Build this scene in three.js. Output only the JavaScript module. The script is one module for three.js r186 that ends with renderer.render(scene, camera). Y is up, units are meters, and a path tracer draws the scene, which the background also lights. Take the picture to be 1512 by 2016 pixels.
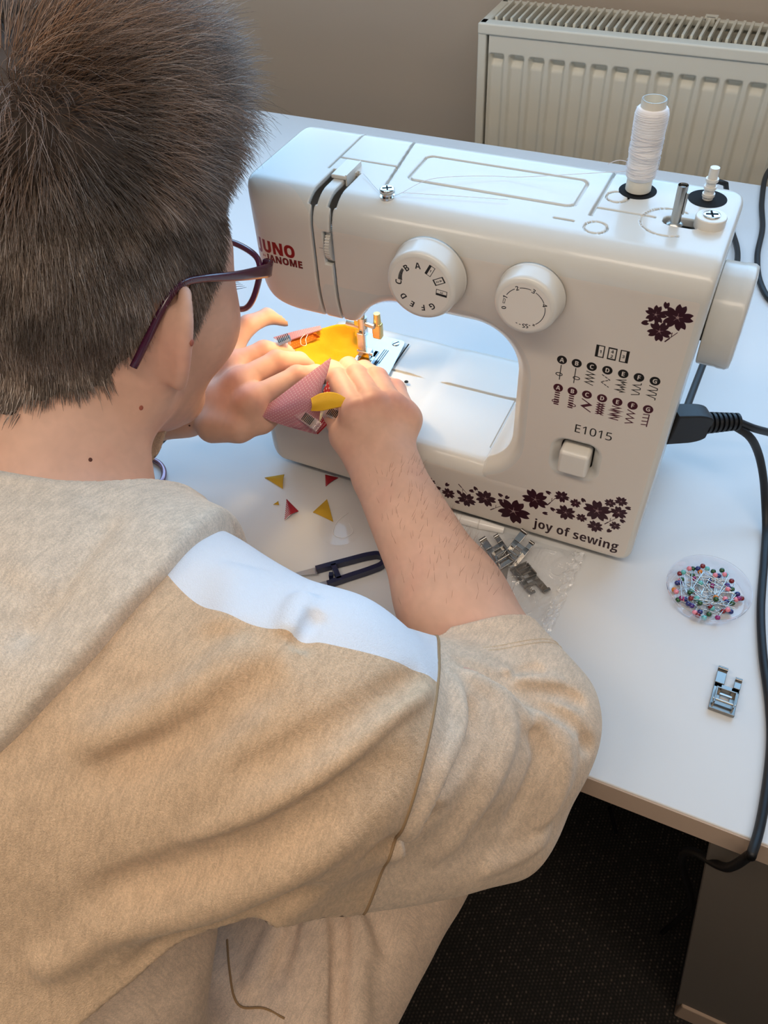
import * as THREE from 'three';
import { RoundedBoxGeometry } from 'three/addons/geometries/RoundedBoxGeometry.js';
import { mergeGeometries } from 'three/addons/utils/BufferGeometryUtils.js';
import { RectAreaLightUniformsLib } from 'three/addons/lights/RectAreaLightUniformsLib.js';

// ---------- camera, sky, large lights, exposure ----------
// Everything below is laid out with y = 0 on the desk top; lift() at the end raises it all by the desk height.
const DESK = 0.74, V = (x, y, z) => new THREE.Vector3(x, y, z), { sin, cos, PI, abs, min, max, sqrt, hypot, exp, floor } = Math;
const scene = new THREE.Scene();
const EYE = V(0.366, 0.5534, 0.4664), F = 1635.8;
const RIGHT = V(0.9074, -0.0465, -0.4178), UPV = V(-0.2801, 0.6742, -0.6834), BACK = V(0.3134, 0.7371, 0.5987);
const camera = new THREE.PerspectiveCamera(2 * Math.atan(1008 / F) * 180 / PI, 1512 / 2016, 0.02, 60);
camera.position.copy(EYE);
camera.quaternion.setFromRotationMatrix(new THREE.Matrix4().makeBasis(RIGHT, UPV, BACK));
scene.add(camera);
const renderer = new THREE.WebGLRenderer({ antialias: true });
renderer.toneMapping = THREE.LinearToneMapping;
renderer.toneMappingExposure = 1.0;
renderer.shadowMap.enabled = true;
scene.background = new THREE.Color(0.40, 0.68, 1.0).multiplyScalar(1.7);     // overcast blue-white sky outside the window
RectAreaLightUniformsLib.init();
function areaLight(name, color, power, w, h, pos, look) {
  const l = new THREE.RectAreaLight(color, power, w, h); l.name = name; l.position.copy(pos); l.lookAt(look); scene.add(l); return l;
}
const WIN = { x0: -2.3, x1: 1.35, y0: 0.36, y1: 1.72, z: -1.0 };
areaLight('window_daylight', new THREE.Color(0.35, 0.64, 1.0), 2.6, WIN.x1 - WIN.x0 - 0.1, WIN.y1 - WIN.y0 - 0.1, V((WIN.x0 + WIN.x1) / 2, (WIN.y0 + WIN.y1) / 2, -0.985), V((WIN.x0 + WIN.x1) / 2, (WIN.y0 + WIN.y1) / 2, 3));
const TUBES = [[0.5, 0.89], [0.5, 1.11], [1.85, 1.09], [1.85, 1.31], [-0.95, 0.89], [-0.95, 1.11]];

// ---------- helpers ----------
const ray = (px, py) => V(0, 0, 0).addScaledVector(RIGHT, (px - 756) / F).addScaledVector(UPV, -(py - 1008) / F).addScaledVector(BACK, -1);
const at = (px, py, depth) => EYE.clone().addScaledVector(ray(px, py), depth);      // a measured point of the photograph at a known depth
const onY = (px, py, h = 0) => { const d = ray(px, py); return EYE.clone().addScaledVector(d, (h - EYE.y) / d.y); };
const onZ = (px, py, z = 0) => { const d = ray(px, py); return EYE.clone().addScaledVector(d, (z - EYE.z) / d.z); };
let seed = 7;
const rnd = () => { seed = (seed + 0x6d2b79f5) | 0; let t = Math.imul(seed ^ (seed >>> 15), 1 | seed); t = (t + Math.imul(t ^ (t >>> 7), 61 | t)) ^ t; return ((t ^ (t >>> 14)) >>> 0) / 4294967296; };
const rr = (a, b) => a + (b - a) * rnd();
const clamp = (x, a = 0, b = 1) => (x < a ? a : x > b ? b : x), mix = (a, b, t) => a + (b - a) * t;
const sstep = (a, b, x) => { const t = clamp((x - a) / (b - a)); return t * t * (3 - 2 * t); };
const counts = {};
const numbered = (n) => { const k = counts[n] = (counts[n] ?? -1) + 1; return k ? n + '_' + String(k).padStart(3, '0') : n; };
function tag(o, label, category, group, kind) {
  if (label) o.userData.label = label;
  if (category) o.userData.category = category;
  if (group) o.userData.group = group;
  if (kind) o.userData.kind = kind;
  return o;
}
function thing(name, label, category, pos = [0, 0, 0], group) {
  const o = new THREE.Group(); o.name = numbered(name); o.position.set(...pos); scene.add(o);
  return tag(o, label, category, group);
}
function part(name, geo, mat, parent, pos, rot) {
  const m = new THREE.Mesh(Array.isArray(geo) ? mergeAll(geo) : geo, mat);
  m.name = name; m.castShadow = m.receiveShadow = true;
  if (pos) m.position.set(...pos);
  if (rot) m.rotation.set(...rot);
  parent.add(m); return m;
}
function single(name, geo, mat, label, category, pos, rot, group) {   // a thing that is one mesh
  const m = part(numbered(name), geo, mat, scene, pos, rot); return tag(m, label, category, group);
}
const struct = (name, geo, mat, parent = scene) => { const m = part(name, geo, mat, parent); if (parent === scene) m.userData.kind = 'structure'; return m; };
function mergeAll(list) {
  if (list.length === 1) return list[0];
  const g = list.map((a) => { const b = a.index ? a.toNonIndexed() : a.clone(); for (const k of Object.keys(b.attributes)) if (!['position', 'normal', 'uv'].includes(k)) b.deleteAttribute(k); if (!b.attributes.uv) b.setAttribute('uv', new THREE.BufferAttribute(new Float32Array(b.attributes.position.count * 2), 2)); return b; });
  return mergeGeometries(g);
}
const box = (w, h, d, x = 0, y = 0, z = 0, r = 0, seg = 2) => (r ? new RoundedBoxGeometry(w, h, d, seg, r) : new THREE.BoxGeometry(w, h, d)).translate(x, y, z);
const slab = (x0, x1, y0, y1, z0, z1, r = 0) => box(x1 - x0, y1 - y0, z1 - z0, (x0 + x1) / 2, (y0 + y1) / 2, (z0 + z1) / 2, r);
const cyl = (r0, r1, h, n = 24, open = false) => new THREE.CylinderGeometry(r0, r1, h, n, 1, open);
const lathe = (pts, n = 32) => new THREE.LatheGeometry(pts.map(([x, y]) => new THREE.Vector2(x, y)), n);
const tube = (pts, r, n = 48, rad = 8, closed = false) => new THREE.TubeGeometry(new THREE.CatmullRomCurve3(pts.map((p) => (p.isVector3 ? p : V(...p))), closed), n, r, rad, closed);
function stick(a, b, r0, r1 = r0, n = 8) {                            // round bar from a to b
  const d = b.clone().sub(a), g = new THREE.CylinderGeometry(r1, r0, d.length(), n);
  return g.applyQuaternion(new THREE.Quaternion().setFromUnitVectors(V(0, 1, 0), d.normalize())).translate((a.x + b.x) / 2, (a.y + b.y) / 2, (a.z + b.z) / 2);
}
function extrude(shape, depth, bevel = 0, seg = 2, curve = 12) {
  return new THREE.ExtrudeGeometry(shape, { depth, bevelEnabled: bevel > 0, bevelSize: bevel, bevelThickness: bevel, bevelSegments: seg, curveSegments: curve });
}
function poly(pts) { const s = new THREE.Shape(); pts.forEach(([x, y], i) => (i ? s.lineTo(x, y) : s.moveTo(x, y))); s.closePath(); return s; }

// noise
const hash = (x, y, z) => { let h = Math.imul(x, 374761393) + Math.imul(y, 668265263) + Math.imul(z, 2147483647 ^ 0x5bd1e995); h = Math.imul(h ^ (h >>> 13), 1274126177); return ((h ^ (h >>> 16)) >>> 0) / 4294967296; };
function noise(x, y, z) {
  const i = floor(x), j = floor(y), k = floor(z), s = (t) => t * t * (3 - 2 * t), u = s(x - i), v = s(y - j), w = s(z - k);
  const L = (a, b, t) => a + (b - a) * t, h = (a, b, c) => hash(i + a, j + b, k + c);
  return 2 * L(L(L(h(0, 0, 0), h(1, 0, 0), u), L(h(0, 1, 0), h(1, 1, 0), u), v), L(L(h(0, 0, 1), h(1, 0, 1), u), L(h(0, 1, 1), h(1, 1, 1), u), v), w) - 1;
}
function texture(w, h, fn, srgb = true) {                              // fn(u, v) -> [r, g, b] 0..255
  const d = new Uint8Array(w * h * 4);
  for (let y = 0; y < h; y++) for (let x = 0; x < w; x++) { const c = fn(x / w, y / h, x, y), o = (y * w + x) * 4; d[o] = c[0]; d[o + 1] = c[1]; d[o + 2] = c[2]; d[o + 3] = c[3] ?? 255; }
  const t = new THREE.DataTexture(d, w, h); t.wrapS = t.wrapT = THREE.RepeatWrapping; t.magFilter = THREE.LinearFilter; t.minFilter = THREE.LinearMipmapLinearFilter; t.generateMipmaps = true;
  if (srgb) t.colorSpace = THREE.SRGBColorSpace;
  t.needsUpdate = true; return t;
}
const tnoise = (u, v, n, z = 0) => { const i = floor(u * n), j = floor(v * n), a = u * n - i, b = v * n - j, s = (t) => t * t * (3 - 2 * t), g = (p, q) => hash(((p % n) + n) % n, ((q % n) + n) % n, z); return mix(mix(g(i, j), g(i + 1, j), s(a)), mix(g(i, j + 1), g(i + 1, j + 1), s(a)), s(b)) * 2 - 1; };
const rep = (t, x, y = x) => { const c = t.clone(); c.repeat.set(x, y); c.needsUpdate = true; return c; };
function canvasTex(w, h, draw) {
  const c = document.createElement('canvas'); c.width = w; c.height = h; draw(c.getContext('2d'), w, h);
  const t = new THREE.CanvasTexture(c); t.colorSpace = THREE.SRGBColorSpace; t.anisotropy = 8; return t;
}
const std = (o) => new THREE.MeshStandardMaterial(o), phys = (o) => new THREE.MeshPhysicalMaterial(o);

// ---------- signed distance fields and their meshes ----------
const smin = (a, b, k) => { const h = max(k - abs(a - b), 0) / k; return min(a, b) - h * h * k * 0.25; };
const smax = (a, b, k) => -smin(-a, -b, k);
function cone(a, b, ra, rb) {                                          // tapered capsule
  const ax = a.x, ay = a.y, az = a.z, bx = b.x - ax, by = b.y - ay, bz = b.z - az, l = 1 / (bx * bx + by * by + bz * bz || 1e-12);
  return (x, y, z) => { const px = x - ax, py = y - ay, pz = z - az, t = clamp((px * bx + py * by + pz * bz) * l), qx = px - bx * t, qy = py - by * t, qz = pz - bz * t; return sqrt(qx * qx + qy * qy + qz * qz) - (ra + (rb - ra) * t); };
}
function flatCone(a, b, r, wa, ta, wb, tb) {                           // tapered capsule of elliptic section: half-width along r, half-thickness across it
  const d = b.clone().sub(a), l = 1 / d.lengthSq(), u = d.clone().normalize(), s = r.clone().addScaledVector(u, -r.dot(u)).normalize(), n = u.clone().cross(s);
  return (x, y, z) => {
    const px = x - a.x, py = y - a.y, pz = z - a.z, t = clamp((px * d.x + py * d.y + pz * d.z) * l), qx = px - d.x * t, qy = py - d.y * t, qz = pz - d.z * t;
    const W = wa + (wb - wa) * t, T = ta + (tb - ta) * t, m = min(W, T), i = (qx * s.x + qy * s.y + qz * s.z) / W, j = (qx * n.x + qy * n.y + qz * n.z) / T, k = (qx * u.x + qy * u.y + qz * u.z) / m;
    return (sqrt(i * i + j * j + k * k) - 1) * m;
  };
}
const blob = (c, rx, ry, rz) => { const m = min(rx, ry, rz); return (x, y, z) => { const i = (x - c.x) / rx, j = (y - c.y) / ry, k = (z - c.z) / rz; return (sqrt(i * i + j * j + k * k) - 1) * m; }; };
function union(list, k) { return (x, y, z) => { let d = list[0](x, y, z); for (let i = 1; i < list.length; i++) d = smin(d, list[i](x, y, z), k); return d; }; }
function surface(f, lo, hi, c, steps = 2) {                            // surface nets on the blocks near the surface, vertices then pulled onto it
  const n = [0, 1, 2].map((i) => Math.ceil((hi[i] - lo[i]) / c / 8) * 8), [nx, ny, nz] = n, sy = nx, sz = nx * ny, fld = new Float32Array(nx * ny * nz), live = [];
  const reach = c * (4 * 1.7321 + 1.8);
  for (let k = 0; k < nz; k += 8) for (let j = 0; j < ny; j += 8) for (let i = 0; i < nx; i += 8) {
    const d = f(lo[0] + (i + 3.5) * c, lo[1] + (j + 3.5) * c, lo[2] + (k + 3.5) * c), near = abs(d) < reach;
    if (near) live.push(i, j, k);
    for (let r = k; r < k + 8; r++) for (let q = j; q < j + 8; q++) { let o = i + q * sy + r * sz; for (let p = i; p < i + 8; p++) fld[o++] = near ? f(lo[0] + p * c, lo[1] + q * c, lo[2] + r * c) : d; }
  }
  const at = new Map(), pos = [], nor = [], idx = [], g = [0, 0, 0], e = c * 0.35;
  const grad = (x, y, z) => { g[0] = f(x + e, y, z) - f(x - e, y, z); g[1] = f(x, y + e, z) - f(x, y - e, z); g[2] = f(x, y, z + e) - f(x, y, z - e); const l = hypot(g[0], g[1], g[2]) || 1e-9; const s = l / (2 * e); g[0] /= l; g[1] /= l; g[2] /= l; return s; };
  const E = [[0, 1], [2, 3], [4, 5], [6, 7], [0, 2], [1, 3], [4, 6], [5, 7], [0, 4], [1, 5], [2, 6], [3, 7]], v = new Float64Array(8);
  const cell = (i, j, k) => {
    if (i < 0 || j < 0 || k < 0 || i >= nx - 1 || j >= ny - 1 || k >= nz - 1) return -1;
    const o = i + j * sy + k * sz, had = at.get(o); if (had !== undefined) return had;
    let m = 0;
    for (let q = 0; q < 8; q++) { v[q] = fld[o + (q & 1) + ((q >> 1) & 1) * sy + (q >> 2) * sz]; if (v[q] < 0) m |= 1 << q; }
    if (m === 0 || m === 255) { return -1; }
    let x = 0, y = 0, z = 0, w = 0;
    for (const [a, b] of E) if ((v[a] < 0) !== (v[b] < 0)) { const t = v[a] / (v[a] - v[b]); x += mix(a & 1, b & 1, t); y += mix((a >> 1) & 1, (b >> 1) & 1, t); z += mix(a >> 2, b >> 2, t); w++; }
    x = lo[0] + (i + x / w) * c; y = lo[1] + (j + y / w) * c; z = lo[2] + (k + z / w) * c;
    for (let s = 0; s < steps; s++) { const sl = grad(x, y, z), d = clamp(f(x, y, z) / max(sl, 0.3), -c, c); x -= g[0] * d; y -= g[1] * d; z -= g[2] * d; }
    grad(x, y, z); pos.push(x, y, z); nor.push(g[0], g[1], g[2]);
    const id = pos.length / 3 - 1; at.set(o, id); return id;
  };
  const quad = (a, b, c2, d, flip) => { if (a < 0 || b < 0 || c2 < 0 || d < 0) return; if (flip) idx.push(a, b, c2, a, c2, d); else idx.push(a, c2, b, a, d, c2); };
  for (let l = 0; l < live.length; l += 3) for (let k = live[l + 2]; k < live[l + 2] + 8; k++) for (let j = live[l + 1]; j < live[l + 1] + 8; j++) for (let i = live[l]; i < live[l] + 8; i++) {
    const o = i + j * sy + k * sz, s = fld[o] < 0;
    if (i + 1 < nx && s !== fld[o + 1] < 0) quad(cell(i, j - 1, k - 1), cell(i, j, k - 1), cell(i, j, k), cell(i, j - 1, k), s);
    if (j + 1 < ny && s !== fld[o + sy] < 0) quad(cell(i - 1, j, k - 1), cell(i - 1, j, k), cell(i, j, k), cell(i, j, k - 1), s);
    if (k + 1 < nz && s !== fld[o + sz] < 0) quad(cell(i - 1, j - 1, k), cell(i, j - 1, k), cell(i, j, k), cell(i - 1, j, k), s);
  }
  return { pos, nor, idx };
}
function cut(m, g) {                                                   // the mesh split along g = 0: [where g < 0, where g > 0]
  const out = [0, 1].map(() => ({ pos: [], nor: [], idx: [], map: new Map() })), val = new Float64Array(m.pos.length / 3);
  for (let i = 0; i < val.length; i++) val[i] = g(m.pos[3 * i], m.pos[3 * i + 1], m.pos[3 * i + 2]) || 1e-9;
  const put = (o, i, j) => {
    const key = j === undefined ? i : i < j ? i * 4194304 + j + 1e12 : j * 4194304 + i + 1e12, had = o.map.get(key); if (had !== undefined) return had;
    if (j === undefined) { for (let c = 0; c < 3; c++) { o.pos.push(m.pos[3 * i + c]); o.nor.push(m.nor[3 * i + c]); } } else {
      const t = val[i] / (val[i] - val[j]); for (let c = 0; c < 3; c++) { o.pos.push(mix(m.pos[3 * i + c], m.pos[3 * j + c], t)); o.nor.push(mix(m.nor[3 * i + c], m.nor[3 * j + c], t)); }
    }
    o.map.set(key, o.pos.length / 3 - 1); return o.pos.length / 3 - 1;
  };
  for (let t = 0; t < m.idx.length; t += 3) {
    const T = [m.idx[t], m.idx[t + 1], m.idx[t + 2]];
    for (const s of [0, 1]) {
      const o = out[s], ins = (i) => (val[i] > 0) === !!s, p = [];
      for (let q = 0; q < 3; q++) { const a = T[q], b = T[(q + 1) % 3]; if (ins(a)) p.push(put(o, a)); if (ins(a) !== ins(b)) p.push(put(o, a, b)); }
      for (let q = 2; q < p.length; q++) o.idx.push(p[0], p[q - 1], p[q]);
    }
  }
  return out;
}
function geo(m, { uv, color } = {}) {                                  // uv: metres per texture repeat (box mapping); color(x, y, z, n) -> linear [r, g, b]
  const g = new THREE.BufferGeometry(), n = m.idx.length;
  if (uv) {
    const p = new Float32Array(n * 3), q = new Float32Array(n * 3), u = new Float32Array(n * 2), co = color && new Float32Array(n * 3);
    for (let t = 0; t < n; t += 3) {
      let s = [0, 0, 0];
      for (let c = 0; c < 3; c++) for (let d = 0; d < 3; d++) s[d] += abs(m.nor[3 * m.idx[t + c] + d]);
      const A = s[0] > s[1] && s[0] > s[2] ? 0 : s[1] > s[2] ? 1 : 2, U = A === 0 ? 2 : 0, W = A === 1 ? 2 : 1;
      for (let c = 0; c < 3; c++) {
        const i = m.idx[t + c], o = t + c;
        for (let d = 0; d < 3; d++) { p[3 * o + d] = m.pos[3 * i + d]; q[3 * o + d] = m.nor[3 * i + d]; }
        u[2 * o] = m.pos[3 * i + U] / uv; u[2 * o + 1] = m.pos[3 * i + W] / uv;
        if (co) co.set(color(p[3 * o], p[3 * o + 1], p[3 * o + 2], m.nor.slice(3 * i, 3 * i + 3)), 3 * o);
      }
    }
    g.setAttribute('position', new THREE.BufferAttribute(p, 3)); g.setAttribute('normal', new THREE.BufferAttribute(q, 3)); g.setAttribute('uv', new THREE.BufferAttribute(u, 2));
    if (co) g.setAttribute('color', new THREE.BufferAttribute(co, 3));
    return g;
  }
  g.setAttribute('position', new THREE.BufferAttribute(new Float32Array(m.pos), 3)); g.setAttribute('normal', new THREE.BufferAttribute(new Float32Array(m.nor), 3)); g.setIndex(m.idx);
  if (color) { const co = new Float32Array(m.pos.length); for (let i = 0; i < m.pos.length; i += 3) co.set(color(m.pos[i], m.pos[i + 1], m.pos[i + 2], [m.nor[i], m.nor[i + 1], m.nor[i + 2]]), i); g.setAttribute('color', new THREE.BufferAttribute(co, 3)); }
  return g;
}
function march(f, px, py, from = 0.15) {                               // first point of a field on the sight line of a measured pixel
  const d = ray(px, py), l = d.length(), p = EYE.clone().addScaledVector(d, from);
  for (let i = 0; i < 300; i++) { const s = f(p.x, p.y, p.z); if (s < 2e-4) return p; p.addScaledVector(d, max(s, 1e-4) * 0.8 / l); if (p.distanceTo(EYE) > 2) return null; }
  return p;
}
const normalAt = (f, p, e = 0.002) => V(f(p.x + e, p.y, p.z) - f(p.x - e, p.y, p.z), f(p.x, p.y + e, p.z) - f(p.x, p.y - e, p.z), f(p.x, p.y, p.z + e) - f(p.x, p.y, p.z - e)).normalize();

// ---------- setting: room, window, floor ----------
const grain = texture(256, 256, (u, v) => { const n = 0.5 + 0.25 * tnoise(u, v, 128, 1) + 0.25 * tnoise(u, v, 48, 2); const c = 255 * n; return [c, c, c]; }, false);
const mWall = std({ color: 0xc6b9ab, roughness: 0.92, bumpMap: rep(grain, 1), bumpScale: 0.0004 });
const mCeil = std({ color: 0xdcd8cf, roughness: 0.95 });
const FLOOR = -DESK, R = { x0: -2.6, x1: 2.8, z0: -1.0, z1: 3.2, top: 1.98 };
struct('floor', slab(R.x0 - 0.1, R.x1 + 0.1, FLOOR - 0.1, FLOOR, R.z0 - 0.12, R.z1 + 0.1), (() => {
  const t = texture(512, 512, (u, v, x, y) => {
    const col = floor(u * 64), ry = v * 64 + (col & 1) * 0.5, row = floor(ry), a = u * 64 - col - 0.5, b = ry - row - 0.5, h = hash(col, ((row % 64) + 64) % 64, 5), loop = max(0, 1 - 2.2 * hypot(a * 1.1, b * 0.9));
    const k = 0.35 + 0.75 * loop * (0.5 + h) + 0.12 * tnoise(u, v, 256, 3), s = h > 0.9 ? 1.25 : 1; return [min(255, 58 * k * s), min(255, 50 * k * s), min(255, 44 * k * s)];
  });
  return std({ map: rep(t, 18, 14), roughness: 1, bumpMap: rep(t, 18, 14), bumpScale: 0.003 });
})());
struct('ceiling', slab(R.x0 - 0.1, R.x1 + 0.1, R.top, R.top + 0.1, R.z0 - 0.12, R.z1 + 0.1), mCeil);
struct('wall_back', [slab(R.x0, R.x1, FLOOR, WIN.y0, -1.12, -1), slab(R.x0, R.x1, WIN.y1, R.top, -1.12, -1), slab(R.x0, WIN.x0, WIN.y0, WIN.y1, -1.12, -1), slab(WIN.x1, R.x1, WIN.y0, WIN.y1, -1.12, -1)], mWall);
struct('wall_front', slab(R.x0, R.x1, FLOOR, R.top, R.z1, R.z1 + 0.1), mWall);
struct('wall_left', slab(R.x0 - 0.1, R.x0, FLOOR, R.top, R.z0, R.z1), mWall);
struct('wall_right', slab(R.x1, R.x1 + 0.1, FLOOR, R.top, R.z0, R.z1), mWall);
{
  const w = new THREE.Group(); w.name = 'window_1'; w.userData.kind = 'structure'; scene.add(w);
  const mFrame = std({ color: 0xe8e6e0, roughness: 0.4 }), b = 0.05, xm = (WIN.x0 + WIN.x1) / 2;
  part('window_frame', [slab(WIN.x0, WIN.x1, WIN.y0, WIN.y0 + b, -1.1, -1.03), slab(WIN.x0, WIN.x1, WIN.y1 - b, WIN.y1, -1.1, -1.03), slab(WIN.x0, WIN.x0 + b, WIN.y0 + b, WIN.y1 - b, -1.1, -1.03), slab(WIN.x1 - b, WIN.x1, WIN.y0 + b, WIN.y1 - b, -1.1, -1.03), slab(xm - 0.04, xm + 0.04, WIN.y0 + b, WIN.y1 - b, -1.1, -1.03)], mFrame, w);
  for (const s of [-1, 1]) part('pane', box((WIN.x1 - WIN.x0) / 2 - 0.08, WIN.y1 - WIN.y0 - 0.1, 0.004, xm + s * (WIN.x1 - WIN.x0) / 4, (WIN.y0 + WIN.y1) / 2, -1.065), phys({ color: 0xffffff, transmission: 1, roughness: 0, thickness: 0 }), w);
  part('window_sill', slab(WIN.x0 - 0.03, WIN.x1 + 0.03, WIN.y0 - 0.03, WIN.y0, -1.1, -0.93, 0.006), mFrame, w);
}
// ceiling lamps: pairs of bare fluorescent tubes, out of the frame, seen as the double streak on the machine bed
for (let i = 0; i < TUBES.length; i += 2) {
  const [x] = TUBES[i], z = (TUBES[i][1] + TUBES[i + 1][1]) / 2;
  const t = thing('ceiling_lamp', ['twin tube ceiling lamp above the desk', 'twin tube ceiling lamp nearest the right wall', 'twin tube ceiling lamp nearest the left wall'][i / 2], 'lamp', [x, R.top - 0.06, z]);
  part('housing', box(1.26, 0.05, 0.34, 0, 0.035, 0, 0.008), std({ color: 0xeeeeea, roughness: 0.5 }), t);
  for (const s of [-0.11, 0.11]) part('tube', cyl(0.013, 0.013, 1.2, 12).rotateZ(PI / 2).translate(0, -0.005, s), std({ color: 0xffffff, emissive: new THREE.Color(1, 0.86, 0.68), emissiveIntensity: 4 }), t);
  areaLight('tube_light', new THREE.Color(1.0, 0.82, 0.64), 10.5, 1.2, 0.3, V(x, R.top - 0.085, z), V(x, -3, z));
}
// desk
const mLam = phys({ color: 0xd6d6d6, roughness: 0.38, specularIntensity: 0.7, bumpMap: rep(grain, 1), bumpScale: 0.00003 });
{
  const d = thing('desk', 'wide white laminate desk with a pale beige front edge band', 'desk', [0.2, -0.4, -0.26]);
  const o = (g) => g.translate(-0.2, 0.4, 0.26);
  part('desk_top', o(slab(-1.05, 1.15, -0.025, 0, -0.72, 0.188, 0.0012)), mLam, d);
  tag(part('edge_band', o(slab(-1.05, 1.15, -0.0245, -0.0012, 0.188, 0.1892)), std({ color: 0xc2a994, roughness: 0.55 }), d), 'beige plastic edge band');
  const a = onY(1400, 1655, -0.026), b = onY(1332, 1982, FLOOR), mLeg = std({ color: 0x70665c, roughness: 0.6 });
  const s = poly([[a.x, -0.026], [a.x + 0.6, -0.026], [b.x + 0.52, FLOOR], [b.x, FLOOR]]), g = extrude(s, 0.02, 0.001, 1);
  g.translate(0, 0, -0.02); { const p = g.attributes.position; for (let i = 0; i < p.count; i++) { const t = (p.getY(i) + 0.026) / (FLOOR + 0.026); p.setZ(i, p.getZ(i) + mix(a.z, b.z, t)); } g.computeVertexNormals(); }
  part('leg_panel', o(g), mLeg, d);
  part('leg_foot', o(slab(b.x - 0.002, b.x + 0.52, FLOOR, FLOOR + 0.05, b.z - 0.02, b.z + 0.012, 0.003)), std({ color: 0xa58c78, roughness: 0.6 }), d);
  part('leg_panel', o(slab(-1.03, -1.0, FLOOR, -0.026, -0.66, 0.12)), mLeg, d);
}
// radiator
{
  const x0 = -0.1087, x1 = 0.9, top = 0.1177, zf = -0.8625, zb = -0.97, base = -0.48, m = phys({ color: 0xe6e1d2, roughness: 0.45 });
  const r = thing('radiator', 'cream panel radiator with vertical ribs and a slotted top grille below the wall', 'radiator', [x0, base, zf]);
  const o = (g) => g.translate(-x0, -base, -zf);
  const pitch = 0.0322, rib = [], zr = zf + 0.002;
  const pts = []; const xs = x0 + 0.018;
  // pressed front sheet: flat land, rounded channels between the ribs, a dark cap ledge at the head of each channel
  const nx = 640, ny = 60, P = new THREE.PlaneGeometry(1, 1, nx, ny), pp = P.attributes.position, capY = 0.073;
  for (let i = 0; i < pp.count; i++) {
    const x = mix(xs, x1 - 0.02, pp.getX(i) + 0.5), tv = 0.5 - pp.getY(i);
    const y = tv < 0.5 ? mix(top - 0.0168, capY - 0.02, tv / 0.5) : mix(capY - 0.02, base + 0.01, (tv - 0.5) / 0.5);
    const f = (((x - (-0.0778)) / pitch + 0.5) % 1 + 1) % 1 - 0.5, ch = 1 - sstep(0.25, 0.40, abs(f)), h = sstep(capY + 0.0035, capY - 0.0035, y) * sstep(base + 0.04, base + 0.06, y);
    const lean = sstep(capY + 0.001, capY - 0.018, y);
    pp.setXYZ(i, x, y, zr - ch * h * mix(0.0165, 0.0055, lean));
  }
  P.computeVertexNormals();
  part('front_panel', o(P), m, r);
  part('casing', [o(slab(x0 + 0.004, x1 - 0.004, base, top - 0.012, zf - 0.0195, zf - 0.0165)), o(slab(x0 + 0.004, x1 - 0.004, base, top - 0.004, zb, zb + 0.004)), o(slab(x0 + 0.004, x1 - 0.004, base, base + 0.01, zb, zf - 0.018)), o(slab(x0, x0 + 0.014, base, top, zb, zf + 0.004, 0.003)), o(slab(x1 - 0.016, x1, base, top, zb, zf + 0.004, 0.003)), o(slab(x0, x1, top - 0.016, top, zf - 0.016, zf + 0.006, 0.003)), o(slab(x0, x1, base, base + 0.016, zf - 0.014, zf + 0.004, 0.003)), o(slab(x0, x1, top - 0.01, top, zb, zb + 0.01, 0.002))], m, r);
  const fins = []; for (let x = x0 + 0.025; x < x1 - 0.02; x += 0.007) fins.push(o(slab(x, x + 0.0008, base + 0.02, top - 0.022, zb + 0.012, zf - 0.026))); part('convector_fins', fins, std({ color: 0x8c8a86, roughness: 0.5, metalness: 0.4 }), r).userData.kind = 'stuff';
  part('water_panel', o(slab(x0 + 0.016, x1 - 0.018, base + 0.02, top - 0.03, zb + 0.006, zb + 0.012)), m, r);
  const sl = box(0.0036, 0.009, 0.094 - 0.012, 0, 0, 0);
  for (let x = x0 + 0.022, i = 0; x < 0.62; x += 0.0121, i++) part('slat', sl, m, r, [x - x0, top - 0.0005 - base, (zb + zf) / 2 - zf - 0.003]);
  const cl = 0.2165; part('grille_clip', [o(slab(cl - 0.009, cl + 0.009, top + 0.003, top + 0.005, zb, zb + 0.014)), o(slab(cl - 0.006, cl + 0.006, top - 0.006, top + 0.005, zb + 0.012, zb + 0.016))], m, r);
}
// seat under the person, out of the frame
{
  const c = thing('stool', 'dark padded stool that the person sits on', 'stool', [0.045, -DESK, 0.5]), m = std({ color: 0x24262b, roughness: 0.9 }), k = std({ color: 0x2b2b2b, roughness: 0.4 });
  part('seat', box(0.42, 0.06, 0.4, 0, 0.354, 0, 0.025, 4), m, c); part('column', [cyl(0.025, 0.025, 0.25, 20).translate(0, 0.2, 0)], k, c);
  for (let i = 0; i < 5; i++) part('leg', box(0.26, 0.03, 0.04, 0.13, 0.075, 0, 0.008), k, c, [0, 0, 0], [0, i * 2 * PI / 5, 0]);
  for (let i = 0; i < 5; i++) part('castor', cyl(0.028, 0.028, 0.03, 20).rotateX(PI / 2).translate(0.24, 0.03, 0), k, c, [0, 0, 0], [0, i * 2 * PI / 5, 0]);
}

// ---------- sewing machine ----------
const rr2 = (x, y, x0, x1, y0, y1, r) => { const qx = abs(x - (x0 + x1) / 2) - (x1 - x0) / 2 + r, qy = abs(y - (y0 + y1) / 2) - (y1 - y0) / 2 + r; return min(max(qx, qy), 0) + hypot(max(qx, 0), max(qy, 0)) - r; };
const mShell = phys({ color: 0xd8d5ce, roughness: 0.26, specularIntensity: 0.6, clearcoat: 0.2, clearcoatRoughness: 0.06 });
const mWhite = phys({ color: 0xe2ddd4, roughness: 0.3, clearcoat: 0.3, clearcoatRoughness: 0.15 });
const mChrome = std({ color: 0xd6d6d4, roughness: 0.16, metalness: 1 }), mSteel = std({ color: 0xb9b8b4, roughness: 0.3, metalness: 1 });
const mBlack = std({ color: 0x0b0b0c, roughness: 0.6 }), mFelt = std({ color: 0x08080a, roughness: 1 }), mDark = std({ color: 0x050505, roughness: 0.9 });
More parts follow.
